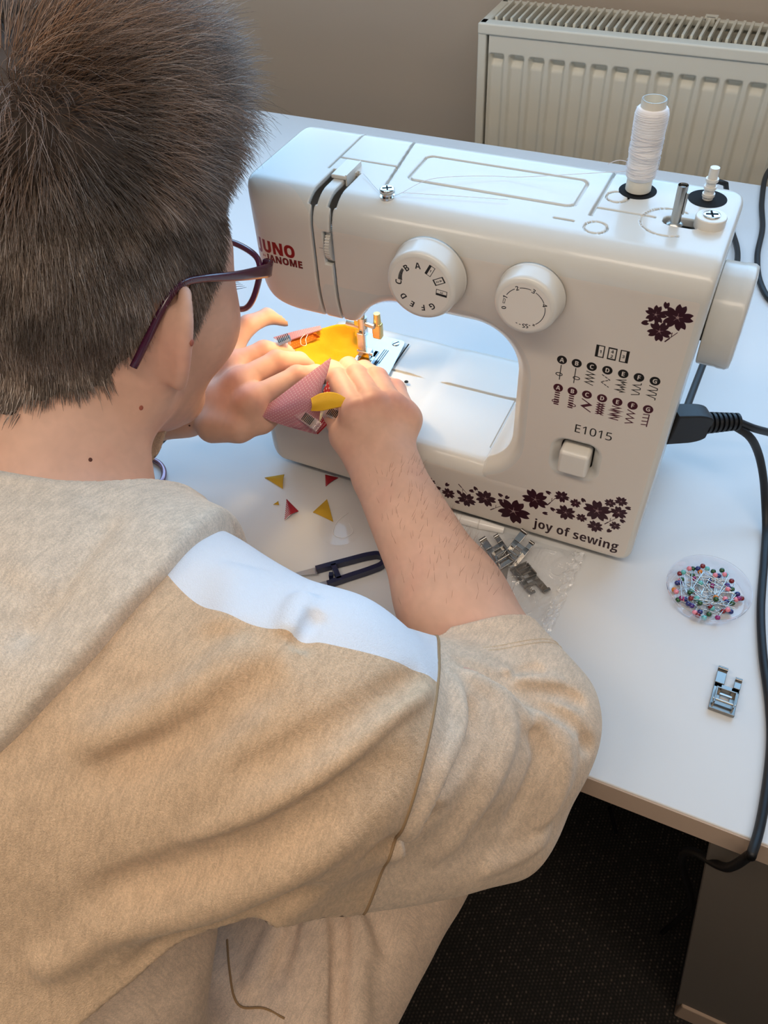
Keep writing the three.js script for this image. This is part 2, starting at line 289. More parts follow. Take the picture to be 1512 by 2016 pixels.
const SPOOL = V(0.2852, 0.2807, -0.0868), SCREW = V(0.1295, 0.2775, -0.0225);
const machine = thing('sewing_machine', 'white sewing machine printed with dark red blossoms, two front dials and stitch chart', 'sewing machine');
{
  const outer = (x0, y, z) => {
    const x = x0 > 0.2 ? x0 - (x0 - 0.2) * 0.042 * clamp(y / 0.26, 0, 1.1) : x0;
    const arm = rr2(x, y, 0.017, 0.3465, 0.174, 0.36, 0.042), col = rr2(x, y, 0.214, 0.3465, 0.008, 0.36, 0.012), xy = smin(arm, col, 0.004);
    const yz = rr2(z, y, -0.126, 0, -0.1, 0.2795, 0.024), xz = rr2(x, z, 0.017, 0.3465, -0.126, 0, x < 0.18 ? 0.03 : z < -0.06 ? 0.032 : 0.007);
    let d = smax(smax(xy, xz, 0.004), yz, 0.006);
    if (x < 0.2) d = smax(d, -(y - 0.174) * 0.6 + z * 0.35 - 0.002 + 0.0, 0.03);
    const bed = smax(smax(rr2(x, y, 0.0, 0.3465, 0.008, 0.0715, 0.02), rr2(x, z, 0, 0.3465, -0.157, 0, 0.02), 0.006), rr2(z, y, -0.157, 0, -0.03, 0.0715, 0.017), 0.004);
    return min(d, bed);
  };
  const slots = [[0.0788, 0.0011], [0.0938, 0.0011]];
  const f = (x, y, z) => {
    const od = outer(x, y, z); let d = od;
    const ch = max(0, z + 0.011) * 0.9, o1 = rr2(x, y, 0.105, 0.2355, 0.0715, 0.2045, 0.036), o2 = rr2(x, y, -0.2, 0.135, 0.0715, 0.168, 0.004);
    let open = smin(o1, o2, 0.02); if (x > 0.105 && y > 0.03) open -= ch * sstep(0.105, 0.14, x);
    d = smax(d, -open, 0.005);
    if (d > 0.012 || d < -0.06) return d;
    // thread slots over the front and top of the head
    for (const [sx, w] of slots) {
      const g = max(abs(x - sx) - w, 0.16 - y); if (y > 0.16 && z > -0.05) d = smax(d, -max(g, -(od + 0.006)), 0.0008);
      const wide = max(abs(x - sx + 0.0005) - 0.0034, 0.2575 - y, abs(z + 0.028) - 0.02); d = smax(d, -max(wide, -(od + 0.007)), 0.0008);
    }
    const line = (t, depth) => { d = smax(d, -max(t, -(od + depth)), 0.0006); };
    if (y > 0.262) {
      line(max(abs(x - 0.0705) - 0.0009, z + 0.048), 0.0025);
      line(max(abs(x - 0.1175 - (z + 0.068) * 0.12) - 0.0011, z + 0.036), 0.0035);
      line(max(abs(x - 0.2645) - 0.0011, z + 0.044), 0.0035);
      line(abs(rr2(x, z, 0.1315, 0.2515, -0.0895, -0.051, 0.006)) - 0.0011, 0.0022);
      line(max(abs(z + 0.0335) - 0.0008, abs(x - 0.25) - 0.007), 0.002);
      line(max(abs(z + 0.0555) - 0.0008, abs(x - 0.284) - 0.02), 0.0018);
      line(max(abs(z + 0.066) - 0.0007, abs(x - 0.095) - 0.024), 0.002);
      line(abs(hypot(x - 0.2718, z + 0.0302) - 0.0073) - 0.0006, 0.0014);
      line(abs(hypot(x - 0.2748, z + 0.0737) - 0.0073) - 0.0006, 0.0014);
      line(max(abs(hypot(x - 0.313, z + 0.052) - 0.0175) - 0.0005, x - 0.322), 0.0012);
            const cx = clamp(x, 0.3145, 0.3265); line(hypot(x - cx, z + 0.0545) - 0.0058, 0.014);
    }
    // hollow inside: behind the thread slots, under the winder slot and behind the reverse lever
    const hollow = (x0, x1, y0, y1, z0, z1) => { d = smax(d, -max(rr2(x, y, x0, x1, y0, y1, 0.004), rr2(x, z, x0, x1, z0, z1, 0.004), od + 0.0042), 0.001); };
    if (y > 0.17 && x < 0.13) hollow(0.05, 0.122, 0.19, 0.2755, -0.112, -0.0042);
    if (y > 0.22 && x > 0.28) hollow(0.3, 0.342, 0.228, 0.2735, -0.1, -0.02);
    if (y < 0.15 && x > 0.25 && z < -0.006) hollow(0.266, 0.31, 0.075, 0.138, -0.07, -0.0105);
    // reverse lever recess and tension wheel window on the front
    if (z > -0.03) {
      const sl = max(0, z + 0.009) * 0.8; d = smax(d, -max(rr2(x, y, 0.2755, 0.3005, 0.0935, 0.1185, 0.005) - sl, -0.02 - z), 0.002);
      d = smax(d, -max(rr2(x, y, 0.0872, 0.0925, 0.231, 0.2565, 0.001), -0.012 - z), 0.0008);
    }
    if (y < 0.09) {
      line(max(abs(z + 0.0935) - 0.0013, x - 0.232, y < 0.05 ? 1 : -1), 0.0026);
      line(max(abs(x - 0.1405) - 0.001, abs(z + 0.048) - 0.0235, y < 0.05 ? 1 : -1), 0.0014);
      line(max(abs(z + 0.0712) - 0.001, abs(x - 0.1175) - 0.023, y < 0.05 ? 1 : -1), 0.0014);
      line(max(abs(x - 0.2135) - 0.0011, abs(z + 0.06) - 0.033, y < 0.05 ? 1 : -1), 0.0014);
    }
    return d;
  };
  const all = surface(f, [-0.004, 0.004, -0.161], [0.357, 0.284, 0.004], 0.00115), [shell, panel] = cut(all, (x, y, z) => z + 0.0016 + (y > 0.186 ? 0.016 * sstep(0.085, 0.05, x) : 0));
  part('casing', geo(shell), mShell, machine);
  // the printed front sheet
  const PX = 5750, tex = canvasTex(2048, 1660, (c) => {
    c.fillStyle = '#fff'; c.fillRect(0, 0, 2048, 1660);
    const X = (x) => x * PX, Y = (y) => 1660 - y * PX, plum = '#3a0d22', ink = '#111';
    const petal = (x, y, s, a) => { c.save(); c.translate(X(x), Y(y)); c.rotate(a); c.beginPath(); c.moveTo(0, -0.06 * s * PX); c.bezierCurveTo(0.36 * s * PX, -0.25 * s * PX, 0.46 * s * PX, -0.75 * s * PX, 0.2 * s * PX, -1.0 * s * PX); c.lineTo(0, -0.8 * s * PX); c.lineTo(-0.2 * s * PX, -1.0 * s * PX); c.bezierCurveTo(-0.46 * s * PX, -0.75 * s * PX, -0.36 * s * PX, -0.25 * s * PX, 0, -0.06 * s * PX); c.fill(); c.restore(); };
    const flower = (x, y, s, a) => {
      c.fillStyle = plum; for (let i = 0; i < 5; i++) petal(x, y, s, a + i * 2 * PI / 5);
      c.strokeStyle = '#b9a2a6'; c.lineWidth = max(1, s * 0.03 * PX); c.save(); c.translate(X(x), Y(y)); for (let i = 0; i < 5; i++) { c.rotate(2 * PI / 5); c.beginPath(); c.moveTo(0, 0); c.lineTo(0, -s * 0.33 * PX); c.stroke(); } c.beginPath(); c.arc(0, 0, s * 0.07 * PX, 0, 7); c.fillStyle = '#b9a2a6'; c.fill(); c.restore();
    };
    [[.2448, .0302, .0145], [.262, .0516, .0112], [.3125, .0584, .0112], [.2195, .0358, .0095], [.2027, .0277, .0085], [.1857, .0287, .0063], [.1681, .0364, .0056], [.2829, .063, .0063], [.2882, .0465, .0085], [.2945, .06, .0047], [.3014, .0458, .0047], [.3134, .0404, .0067], [.3288, .0628, .007], [.3208, .0707, .0047], [.3287, .0756, .0052], [.3284, .0476, .0047]].forEach(([x, y, s], i) => flower(x, y, s, 0.35 + i * 0.37));
    [[.3359, .2457, .0095, .15], [.3271, .2333, .0076, .5], [.3227, .2447, .0068, .1]].forEach((a) => flower(...a));
    c.fillStyle = plum;
    [[.3277, .2525, 0], [.3171, .2373, 1.2], [.1842, .0388, .5], [.1762, .0319, 1.9], [.1951, .0343, 2.4], [.1939, .021, 1.3], [.2065, .04, 1.2], [.21, .0445, 2.6], [.2321, .0452, 2.2], [.238, .0444, .5], [.2325, .0385, 1.5], [.2715, .0633, 2.0], [.2714, .0388, 1.4], [.2771, .0462, 2.2], [.3, .0658, 2.6], [.3347, .0705, 1.4], [.3329, .055, 2.2], [.3247, .0398, .5]].forEach(([x, y, a]) => petal(x - sin(a) * 0.0026, y - cos(a) * 0.0026, 0.0052, a));
    c.strokeStyle = '#3a1420'; c.lineCap = 'round';
    for (const [a, b, d, e] of [[.332, .2268, .338, .235], [.1949, .0436, .2025, .0353], [.2247, .0238, .2334, .0319], [.2729, .05, .2779, .0592], [.3204, .0465, .3272, .0555]]) { c.lineWidth = 5; c.beginPath(); c.moveTo(X(a), Y(b)); c.lineTo(X((a * 2 + d) / 3), Y((b * 2 + e) / 3)); c.stroke(); c.lineWidth = 2.4; c.beginPath(); c.moveTo(X(a), Y(b)); c.lineTo(X(d), Y(e)); c.moveTo(X((a + d) / 2), Y((b + e) / 2)); c.lineTo(X(mix(a, d, 0.5)), Y(mix(b, e, 0.9))); c.stroke(); }
    c.fillStyle = '#a5161c'; c.textAlign = 'left'; c.textBaseline = 'alphabetic';
    c.font = 'bold 76px sans-serif'; c.save(); c.translate(X(.0288), Y(.2305)); c.scale(0.98, 1); c.fillText('JUNO', 0, 0); c.strokeStyle = '#a5161c'; c.lineWidth = 4; c.strokeText('JUNO', 0, 0); c.restore();
    c.font = 'bold 15px sans-serif'; c.fillText('BY', X(.0318), Y(.2252)); c.font = 'bold 45px sans-serif'; c.lineWidth = 2.5; c.fillText('JANOME', X(.0362), Y(.2232)); c.strokeText('JANOME', X(.0362), Y(.2232));
    c.fillStyle = '#2e0d1c'; c.font = 'bold 82px sans-serif'; c.save(); c.translate(X(.2632), Y(.0186)); c.scale(0.80, 1); c.fillText('joy of sewing', 0, 0); c.restore();
    c.fillStyle = ink; c.font = '61px sans-serif'; c.fillText('E1015', X(.2835), Y(.1335));
    c.beginPath(); c.arc(X(.1695), Y(.2735), 9, 0, 7); c.fill(); c.beginPath(); c.arc(X(.2435), Y(.2715), 9, 0, 7); c.fill();
    // stitch chart: two rows of lettered discs with stitches below
    const xs = [.268, .2784, .2889, .2997, .3105, .3211, .3318];
    c.textAlign = 'center'; c.textBaseline = 'middle';
    const zig = (x, y, w, h, n, pts) => { c.beginPath(); for (let i = 0; i < n; i++) pts.forEach(([a, b], j) => { const q = [X(x + a * w), Y(y - (i + b) * h / n)]; i + j ? c.lineTo(...q) : c.moveTo(...q); }); c.stroke(); };
    [[.1946, ink], [.17, '#4a1228']].forEach(([y, col], row) => xs.forEach((x, i) => {
      c.fillStyle = col; c.beginPath(); c.arc(X(x), Y(y), 20, 0, 7); c.fill(); c.fillStyle = '#fff'; c.font = 'bold 28px sans-serif'; c.fillText('ABCDEFG'[i], X(x), Y(y) + 1);
      c.strokeStyle = col; c.lineWidth = row ? 4 : 3.2; const t = y - 0.0045, h = 0.0125, w = 0.0028;
      if (i < 2 && !row) { c.beginPath(); c.moveTo(X(x), Y(t)); c.lineTo(X(x), Y(t - h)); c.stroke(); c.beginPath(); c.ellipse(X(x) + (i ? 8 : -4), Y(t - 0.008), 13, 7, 0, 0, 7); c.stroke(); }
      else if (i < 2) { for (let q = 0; q < 6; q++) { c.lineWidth = 6; c.beginPath(); c.moveTo(X(x) - 8, Y(t - q * h / 6)); c.lineTo(X(x) + 8, Y(t - q * h / 6)); c.stroke(); } c.lineWidth = 3; c.beginPath(); c.ellipse(X(x) + (i ? 8 : -4), Y(t - 0.008), 14, 7, 0, 0, 7); c.stroke(); }
      else if (i === 2) for (let q = 0; q < (row ? 3 : 1); q++) zig(x + q * 0.0008, t - q * 0.0004, w, h, row ? 2 : 4, [[-1, 0], [1, 0.5]]);
      else if (i === 3 && !row) { c.setLineDash([9, 6]); zig(x, t, w, h, 2, [[-1, 0], [1, 0.5]]); c.setLineDash([]); }
      else if (i === 3) { c.lineWidth = 2.6; for (const s of [-1, 1]) for (const k of [0, 1]) zig(x + k * 0.0012 - 0.0006, t, w * s * 0.8, h, 3, [[-1, 0], [1, 0.5]]); }
      else if (i === 4) zig(x, t, w, h, 3, row ? [[-1, 0], [1, 0.1], [-1, 0.7], [1, 0.75]] : [[1, 0], [-1, 0.35], [1, 0.5], [0, 0.7]]);
      else if (i === 5) zig(x, t, w * 0.9, h, 3, row ? [[-1, 0], [1, 0.5], [-1, 0.95]] : [[1, 0], [1, 0.3], [-1, 0.65]]);
      else if (!row) zig(x, t, w, h, 3, [[-1, 0], [1, 0.3], [1, 0.65]]); else { zig(x, t, w, h, 4, [[0.6, 0], [0.6, 0.5]]); for (let q = 0; q < 4; q++) { c.beginPath(); c.moveTo(X(x + 0.0016), Y(t - q * h / 4)); c.lineTo(X(x - 0.0022), Y(t - q * h / 4 - 0.0006)); c.stroke(); } }
    }));
    [[.2926, '1', 0], [.3008, '42', 1], [.3089, '3', 2]].forEach(([x, s, k]) => {
      c.strokeStyle = ink; c.lineWidth = 4; c.strokeRect(X(x) - 15, Y(.2085) - 26, 30, 52); c.fillStyle = ink;
      if (k === 0) c.fillRect(X(x) - 15, Y(.2085) - 26, 9, 52); if (k === 2) c.fillRect(X(x) + 6, Y(.2085) - 26, 9, 52); if (k === 1) { c.fillRect(X(x) - 15, Y(.2085) - 28, 30, 6); c.fillRect(X(x) - 15, Y(.2085) + 22, 30, 6); }
      c.font = 'bold 20px sans-serif'; [...s].forEach((q, i) => c.fillText(q, X(x) + (k === 0 ? 3 : k === 2 ? -3 : 0), Y(.2085) + (s.length > 1 ? -11 + i * 22 : 0)));
    });
    c.strokeStyle = '#777'; c.lineWidth = 2; c.beginPath(); c.moveTo(X(.0835), Y(.2435)); c.lineTo(X(.0865), Y(.2435)); c.stroke();
  });
  const g = geo(panel), p = g.attributes.position, uv = new Float32Array(p.count * 2);
  for (let i = 0; i < p.count; i++) { uv[2 * i] = p.getX(i) * PX / 2048; uv[2 * i + 1] = p.getY(i) * PX / 1660; }
  g.setAttribute('uv', new THREE.BufferAttribute(uv, 2));
  tag(part('front_panel', g, phys({ color: 0xdcd3c9, map: tex, roughness: 0.42, specularIntensity: 0.6 }), machine), 'front panel printed with blossoms, stitch chart and lettering');
  // dark interior seen through the thread slots
  part('take_up_lever', [box(0.004, 0.06, 0.009, 0.0863, 0.235, -0.05, 0.001), stick(V(0.07, 0.205, -0.06), V(0.104, 0.205, -0.06), 0.008, 0.008, 16)], mSteel, machine);
  // feet
  for (const [x, z] of [[0.03, -0.02], [0.31, -0.02], [0.03, -0.12], [0.31, -0.12]]) part('rubber_foot', cyl(0.009, 0.008, 0.0085, 16).translate(x, 0.0045, z), mBlack, machine);
  // dials
  const dial = (x, y, r, h, draw, label) => {
    const k = lathe([[0, 0], [r + 0.001, 0], [r + 0.0008, 0.002], [r, 0.003], [r - 0.0008, h - 0.003], [r - 0.0022, h - 0.0008], [r - 0.0045, h], [0, h]], 96).rotateX(PI / 2), pk = k.attributes.position;
    for (let i = 0; i < pk.count; i++) { const z = pk.getZ(i), a = Math.atan2(pk.getY(i), pk.getX(i)); if (z > 0.0025 && z < h - 0.0025) { const s = 1 - 0.006 * (0.5 + 0.5 * cos(a * 90)); pk.setX(i, pk.getX(i) * s); pk.setY(i, pk.getY(i) * s); } }
    k.computeVertexNormals();
    const d = tag(part('dial', k, mWhite, machine, [x, y, 0.0005]), label);
    const cap = new THREE.CircleGeometry(r - 0.0048, 64), m = std({ map: canvasTex(512, 512, (c) => { c.fillStyle = '#e9e1d7'; c.fillRect(0, 0, 512, 512); c.translate(256, 256); draw(c); }), roughness: 0.45 });
    part('dial_face', cap, m, d, [0, 0, h + 0.0001]);
    return d;
  };
  dial(0.1705, 0.2425, 0.0262, 0.018, (c) => {
    c.fillStyle = c.strokeStyle = '#141414'; c.textAlign = 'center'; c.textBaseline = 'middle'; c.font = 'bold 76px sans-serif';
    const put = (deg, fn) => { c.save(); c.rotate(deg * PI / 180); c.translate(0, -188); fn(); c.restore(); };
    [['A', -5], ['B', -38], ['C', -88], ['D', -128], ['E', -158], ['F', 172], ['G', 146]].forEach(([s, a]) => put(a, () => c.fillText(s, 0, 0)));
    for (let i = 0; i <= 26; i++) put(-48 - i * 1.2, () => c.fillRect(-1.6, -20 + i * 0.5, 3.2, 22 + i * 0.6));
    put(28, () => { c.strokeStyle = '#141414'; c.lineWidth = 5; c.strokeRect(-25, -44, 50, 90); c.fillRect(-25, -44, 18, 90); c.font = 'bold 32px sans-serif'; c.fillText('1', 5, 0); });
    put(62, () => { c.lineWidth = 6; c.strokeRect(-25, -44, 50, 90); c.fillRect(-28, -48, 56, 12); c.fillRect(-28, 38, 56, 12); c.font = 'bold 32px sans-serif'; c.fillText('4', 0, -14); c.fillText('2', 0, 16); });
    put(95, () => { c.lineWidth = 5; c.strokeRect(-25, -44, 50, 90); c.fillRect(7, -44, 18, 90); c.font = 'bold 32px sans-serif'; c.fillText('3', -6, 0); });
  }, 'larger stitch dial lettered A to G');
  dial(0.2428, 0.2425, 0.0222, 0.016, (c) => {
    c.fillStyle = c.strokeStyle = '#141414'; c.textAlign = 'center'; c.textBaseline = 'middle'; c.font = 'bold 64px sans-serif';
    const put = (deg, s) => { c.save(); c.rotate(deg * PI / 180); c.translate(0, -205); c.fillText(s, 0, 0); c.restore(); }, arc = (a, b, w, r = 205) => { c.lineWidth = w; c.beginPath(); c.arc(0, 0, r, (a - 90) * PI / 180, (b - 90) * PI / 180); c.stroke(); };
    put(-24, '2'); put(22, '3'); put(72, '4'); put(-70, '1'); put(-104, '0'); arc(-17, 15, 7); arc(29, 66, 7); arc(78, 142, 7); arc(-62, -31, 7); arc(-90, -76, 5, 213); arc(-90, -76, 5, 195); arc(-90.5, -89, 20); arc(-77, -75.5, 20);
    put(148, '+'); put(160, '-'); put(168, 'S'); put(177, 'S'); put(188, '-'); put(198, '-');
  }, 'smaller stitch length dial numbered 0 to 4');
  // reverse lever, tension wheel, thread tab, thread guide screw
  part('reverse_lever', box(0.0228, 0.0228, 0.02, 0.288, 0.1055, -0.005, 0.003, 4).rotateX(0), mWhite, machine);
  { const w = [], n = 40; w.push(cyl(0.0125, 0.0125, 0.0034, n).rotateZ(PI / 2)); for (let i = 0; i < n; i++) w.push(box(0.0036, 0.001, 0.0012, 0, 0, 0.0126).rotateX(i * 2 * PI / n)); part('tension_wheel', w, mWhite, machine, [0.0905, 0.2438, -0.0122]); }
  part('thread_tab', [box(0.012, 0.003, 0.026, 0, 0, 0, 0.001), box(0.0012, 0.008, 0.024, 0.0056, -0.002, 0)], mWhite, machine, [0.086, 0.281, -0.047]);
  const screwHead = (r, h) => [lathe([[0, h], [r * 0.8, h], [r, h * 0.75], [r, 0], [0, 0]], 32)];
  const sc = part('thread_guide_screw', [cyl(0.0052, 0.0052, 0.0026, 28).translate(0, 0.0016, 0), cyl(0.0038, 0.0038, 0.004, 20).translate(0, 0.0042, 0), ...screwHead(0.0052, 0.003).map((q) => q.translate(0, 0.0055, 0))], mChrome, machine, SCREW.toArray());
  part('cross_slot', [box(0.0066, 0.0006, 0.0011, 0, 0, 0), box(0.0011, 0.0006, 0.0066, 0, 0, 0)], mDark, sc, [0, 0.0084, 0], [0, 0.5, 0]);
  // spool pins on black felt, bobbin winder
  for (const [x, z] of [[SPOOL.x, SPOOL.z], [0.33, -0.0907]]) { const y = 0.2785; tag(part('felt_pad', cyl(0.0125, 0.0125, 0.0022, 40), mFelt, machine, [x, y, z]), 'black felt pad'); part('spool_pin', [stick(V(x, y, z), V(x, y + 0.022, z), 0.0034, 0.003, 16), ...[0.004, 0.009, 0.014].map((h) => cyl(0.0041, 0.0041, 0.0018, 16).translate(x, y + h, z))], mWhite, machine); }
  part('winder_spindle', [cyl(0.0032, 0.0032, 0.03, 20, true).translate(0, 0.012, 0), cyl(0.0021, 0.0021, 0.029, 16).translate(0, 0.011, 0), lathe([[0.0032, 0], [0.0052, 0], [0.0052, 0.0016], [0.0032, 0.003]], 24), box(0.0012, 0.014, 0.003, 0.0036, 0.016, 0.0005, 0.0004)], mSteel, machine, [0.3168, 0.2775, -0.0525]);
  const st = part('winder_stop', lathe([[0, 0], [0.0092, 0], [0.0096, 0.001], [0.0096, 0.0072], [0.0088, 0.0082], [0, 0.0082]], 40), mWhite, machine, [0.3372, 0.2775, -0.0575]);
  part('screw', screwHead(0.0052, 0.001), mChrome, st, [0, 0.0082, 0]); part('cross_slot', [box(0.0075, 0.0004, 0.0012), box(0.0012, 0.0004, 0.0075)], mDark, st, [0, 0.0093, 0], [0, 0.3, 0]);
  // hand wheel and mains socket side
  const hw = lathe([[0, 0.0], [0.0345, 0.0], [0.0355, 0.001], [0.0355, 0.0155], [0.036, 0.018], [0.036, 0.024], [0.0345, 0.027], [0.028, 0.028], [0.01, 0.0265], [0, 0.0265]], 72).rotateZ(-PI / 2).scale(0.82, 1, 1);
  const wheel = part('hand_wheel', hw, mShell, machine, [0.352, 0.213, -0.066]);
  part('axle_collar', cyl(0.02, 0.02, 0.004, 32).rotateZ(PI / 2), mBlack, machine, [0.352, 0.213, -0.066]);
  // bed fittings
  { const s = new THREE.Shape(); s.moveTo(0.02, 0.0735); s.lineTo(0.0945, 0.0735); s.lineTo(0.0885, 0.129); s.quadraticCurveTo(0.088, 0.134, 0.083, 0.134); s.lineTo(0.02, 0.134); s.closePath();
    const np = part('needle_plate', extrude(s, 0.0012, 0.0003, 1).rotateX(-PI / 2), std({ color: 0xc9cdd0, roughness: 0.22, metalness: 1 }), machine, [0, 0.0716, 0]);
    part('plate_screw', screwHead(0.0038, 0.0009), mChrome, np, [0.0805, 0.0014, -0.1275]); part('slot', box(0.0062, 0.0003, 0.0008), mDark, np, [0.0805, 0.0024, -0.1275], [0, 0.9, 0]);
    part('guide_lines', [0.0745, 0.0765, 0.0785].map((x) => box(0.0006, 0.0002, 0.022, x, 0.0016, -0.104)), mDark, np);
    part('plate_hole', cyl(0.0016, 0.0016, 0.0003, 16).translate(0.078, 0.0016, -0.0835), mDark, np);
part('plate_edge', box(0.0011, 0.0006, 0.058, 0.0918, 0.0003, -0.1035), mDark, np);
  }
  part('bed_dot', cyl(0.0019, 0.0019, 0.0004, 20).translate(0.1125, 0.0717, -0.0795), mDark, machine);
  // needle bar, presser bar, presser foot, face cover, lamp
  const N = V(0.066, 0, -0.09);
  part('needle_bar', [cyl(0.0028, 0.0028, 0.05, 16).translate(N.x, 0.146, N.z), cyl(0.0042, 0.0042, 0.011, 16).translate(N.x, 0.118, N.z), stick(V(N.x, 0.118, N.z), V(N.x + 0.013, 0.118, N.z + 0.002), 0.0024, 0.0024, 12), stick(V(N.x, 0.113, N.z), V(N.x, 0.079, N.z), 0.0009, 0.0004, 8)], mSteel, machine);
  part('presser_bar', [cyl(0.003, 0.003, 0.07, 16).translate(N.x - 0.006, 0.14, N.z - 0.010), box(0.011, 0.018, 0.007, N.x - 0.006, 0.106, N.z - 0.008, 0.001), stick(V(N.x - 0.006, 0.107, N.z - 0.008), V(N.x - 0.02, 0.107, N.z - 0.008), 0.0042, 0.0042, 16)], mChrome, machine);
  const foot = part('presser_foot', [box(0.0045, 0.0018, 0.03, N.x - 0.0065, 0.0785, N.z + 0.002, 0.0006), box(0.0045, 0.0018, 0.03, N.x + 0.0065, 0.0785, N.z + 0.002, 0.0006), box(0.0175, 0.0018, 0.010, N.x, 0.0785, N.z - 0.008, 0.0006), box(0.0035, 0.0016, 0.008, N.x - 0.0065, 0.0805, N.z + 0.019, 0.0005).rotateX(0), box(0.0035, 0.0016, 0.008, N.x + 0.0065, 0.0805, N.z + 0.019, 0.0005)], mChrome, machine);
  part('shank', [box(0.009, 0.024, 0.004, N.x - 0.003, 0.092, N.z - 0.002, 0.001), box(0.013, 0.006, 0.009, N.x - 0.001, 0.083, N.z - 0.003, 0.001), stick(V(N.x - 0.008, 0.084, N.z - 0.001), V(N.x + 0.008, 0.084, N.z - 0.001), 0.0016, 0.0016, 10)], mChrome, foot);
  part('needle_clamp', [box(0.009, 0.016, 0.007, N.x + 0.013, 0.110, N.z - 0.004, 0.002, 3), stick(V(N.x + 0.013, 0.117, N.z - 0.004), V(N.x + 0.013, 0.128, N.z - 0.004), 0.0036, 0.003, 16)], std({ color: 0xd8b878, roughness: 0.3, metalness: 0.9 }), machine);
  const lamp = part('lamp_bulb', lathe([[0, -0.02], [0.005, -0.018], [0.0075, -0.01], [0.006, 0], [0, 0.001]], 20), std({ color: 0xffe2a8, emissive: new THREE.Color(1, 0.72, 0.32), emissiveIntensity: 3 }), machine, [0.047, 0.178, -0.075]);
  const pl = new THREE.PointLight(new THREE.Color(1, 0.70, 0.34), 0.031); pl.position.set(0.047, 0.166, -0.075); pl.castShadow = true; pl.shadow.radius = 0.35; pl.name = 'machine_lamp_light'; scene.add(pl);
}

// ---------- person ----------
// joints, measured from the photograph (metres, desk top at y = 0)
const HC = V(-0.0306, 0.2458, 0.1133), HR = V(0.9873, -0.0628, 0.1462), HU = V(0.1087, 0.9371, -0.3317), HB = V(-0.1162, 0.3434, 0.932);   // head: centre between the ears; its right, up and back
const hp = (r, u, b) => HC.clone().addScaledVector(HR, r).addScaledVector(HU, u).addScaledVector(HB, b);
const J = {
  neck: V(-0.001, 0.156, 0.226), yoke: V(0.018, 0.12, 0.265), shR: V(0.225, 0.167, 0.3), shL: V(-0.17, 0.14, 0.235), elR: V(0.305, 0.05, 0.193), elL: V(-0.25, 0.04, 0.12), wrR: V(0.153, 0.083, 0.048), wrL: V(-0.052, 0.08, 0.036),
  chest: V(0.045, 0.112, 0.335), waist: V(0.03, -0.03, 0.43), hip: V(0.04, -0.21, 0.5), hipR: V(0.16, -0.25, 0.49), hipL: V(-0.07, -0.25, 0.49), knR: V(0.235, -0.205, 0.1), knL: V(-0.13, -0.215, 0.06), anR: V(0.15, -0.66, 0.2), anL: V(-0.12, -0.66, 0.11),
};
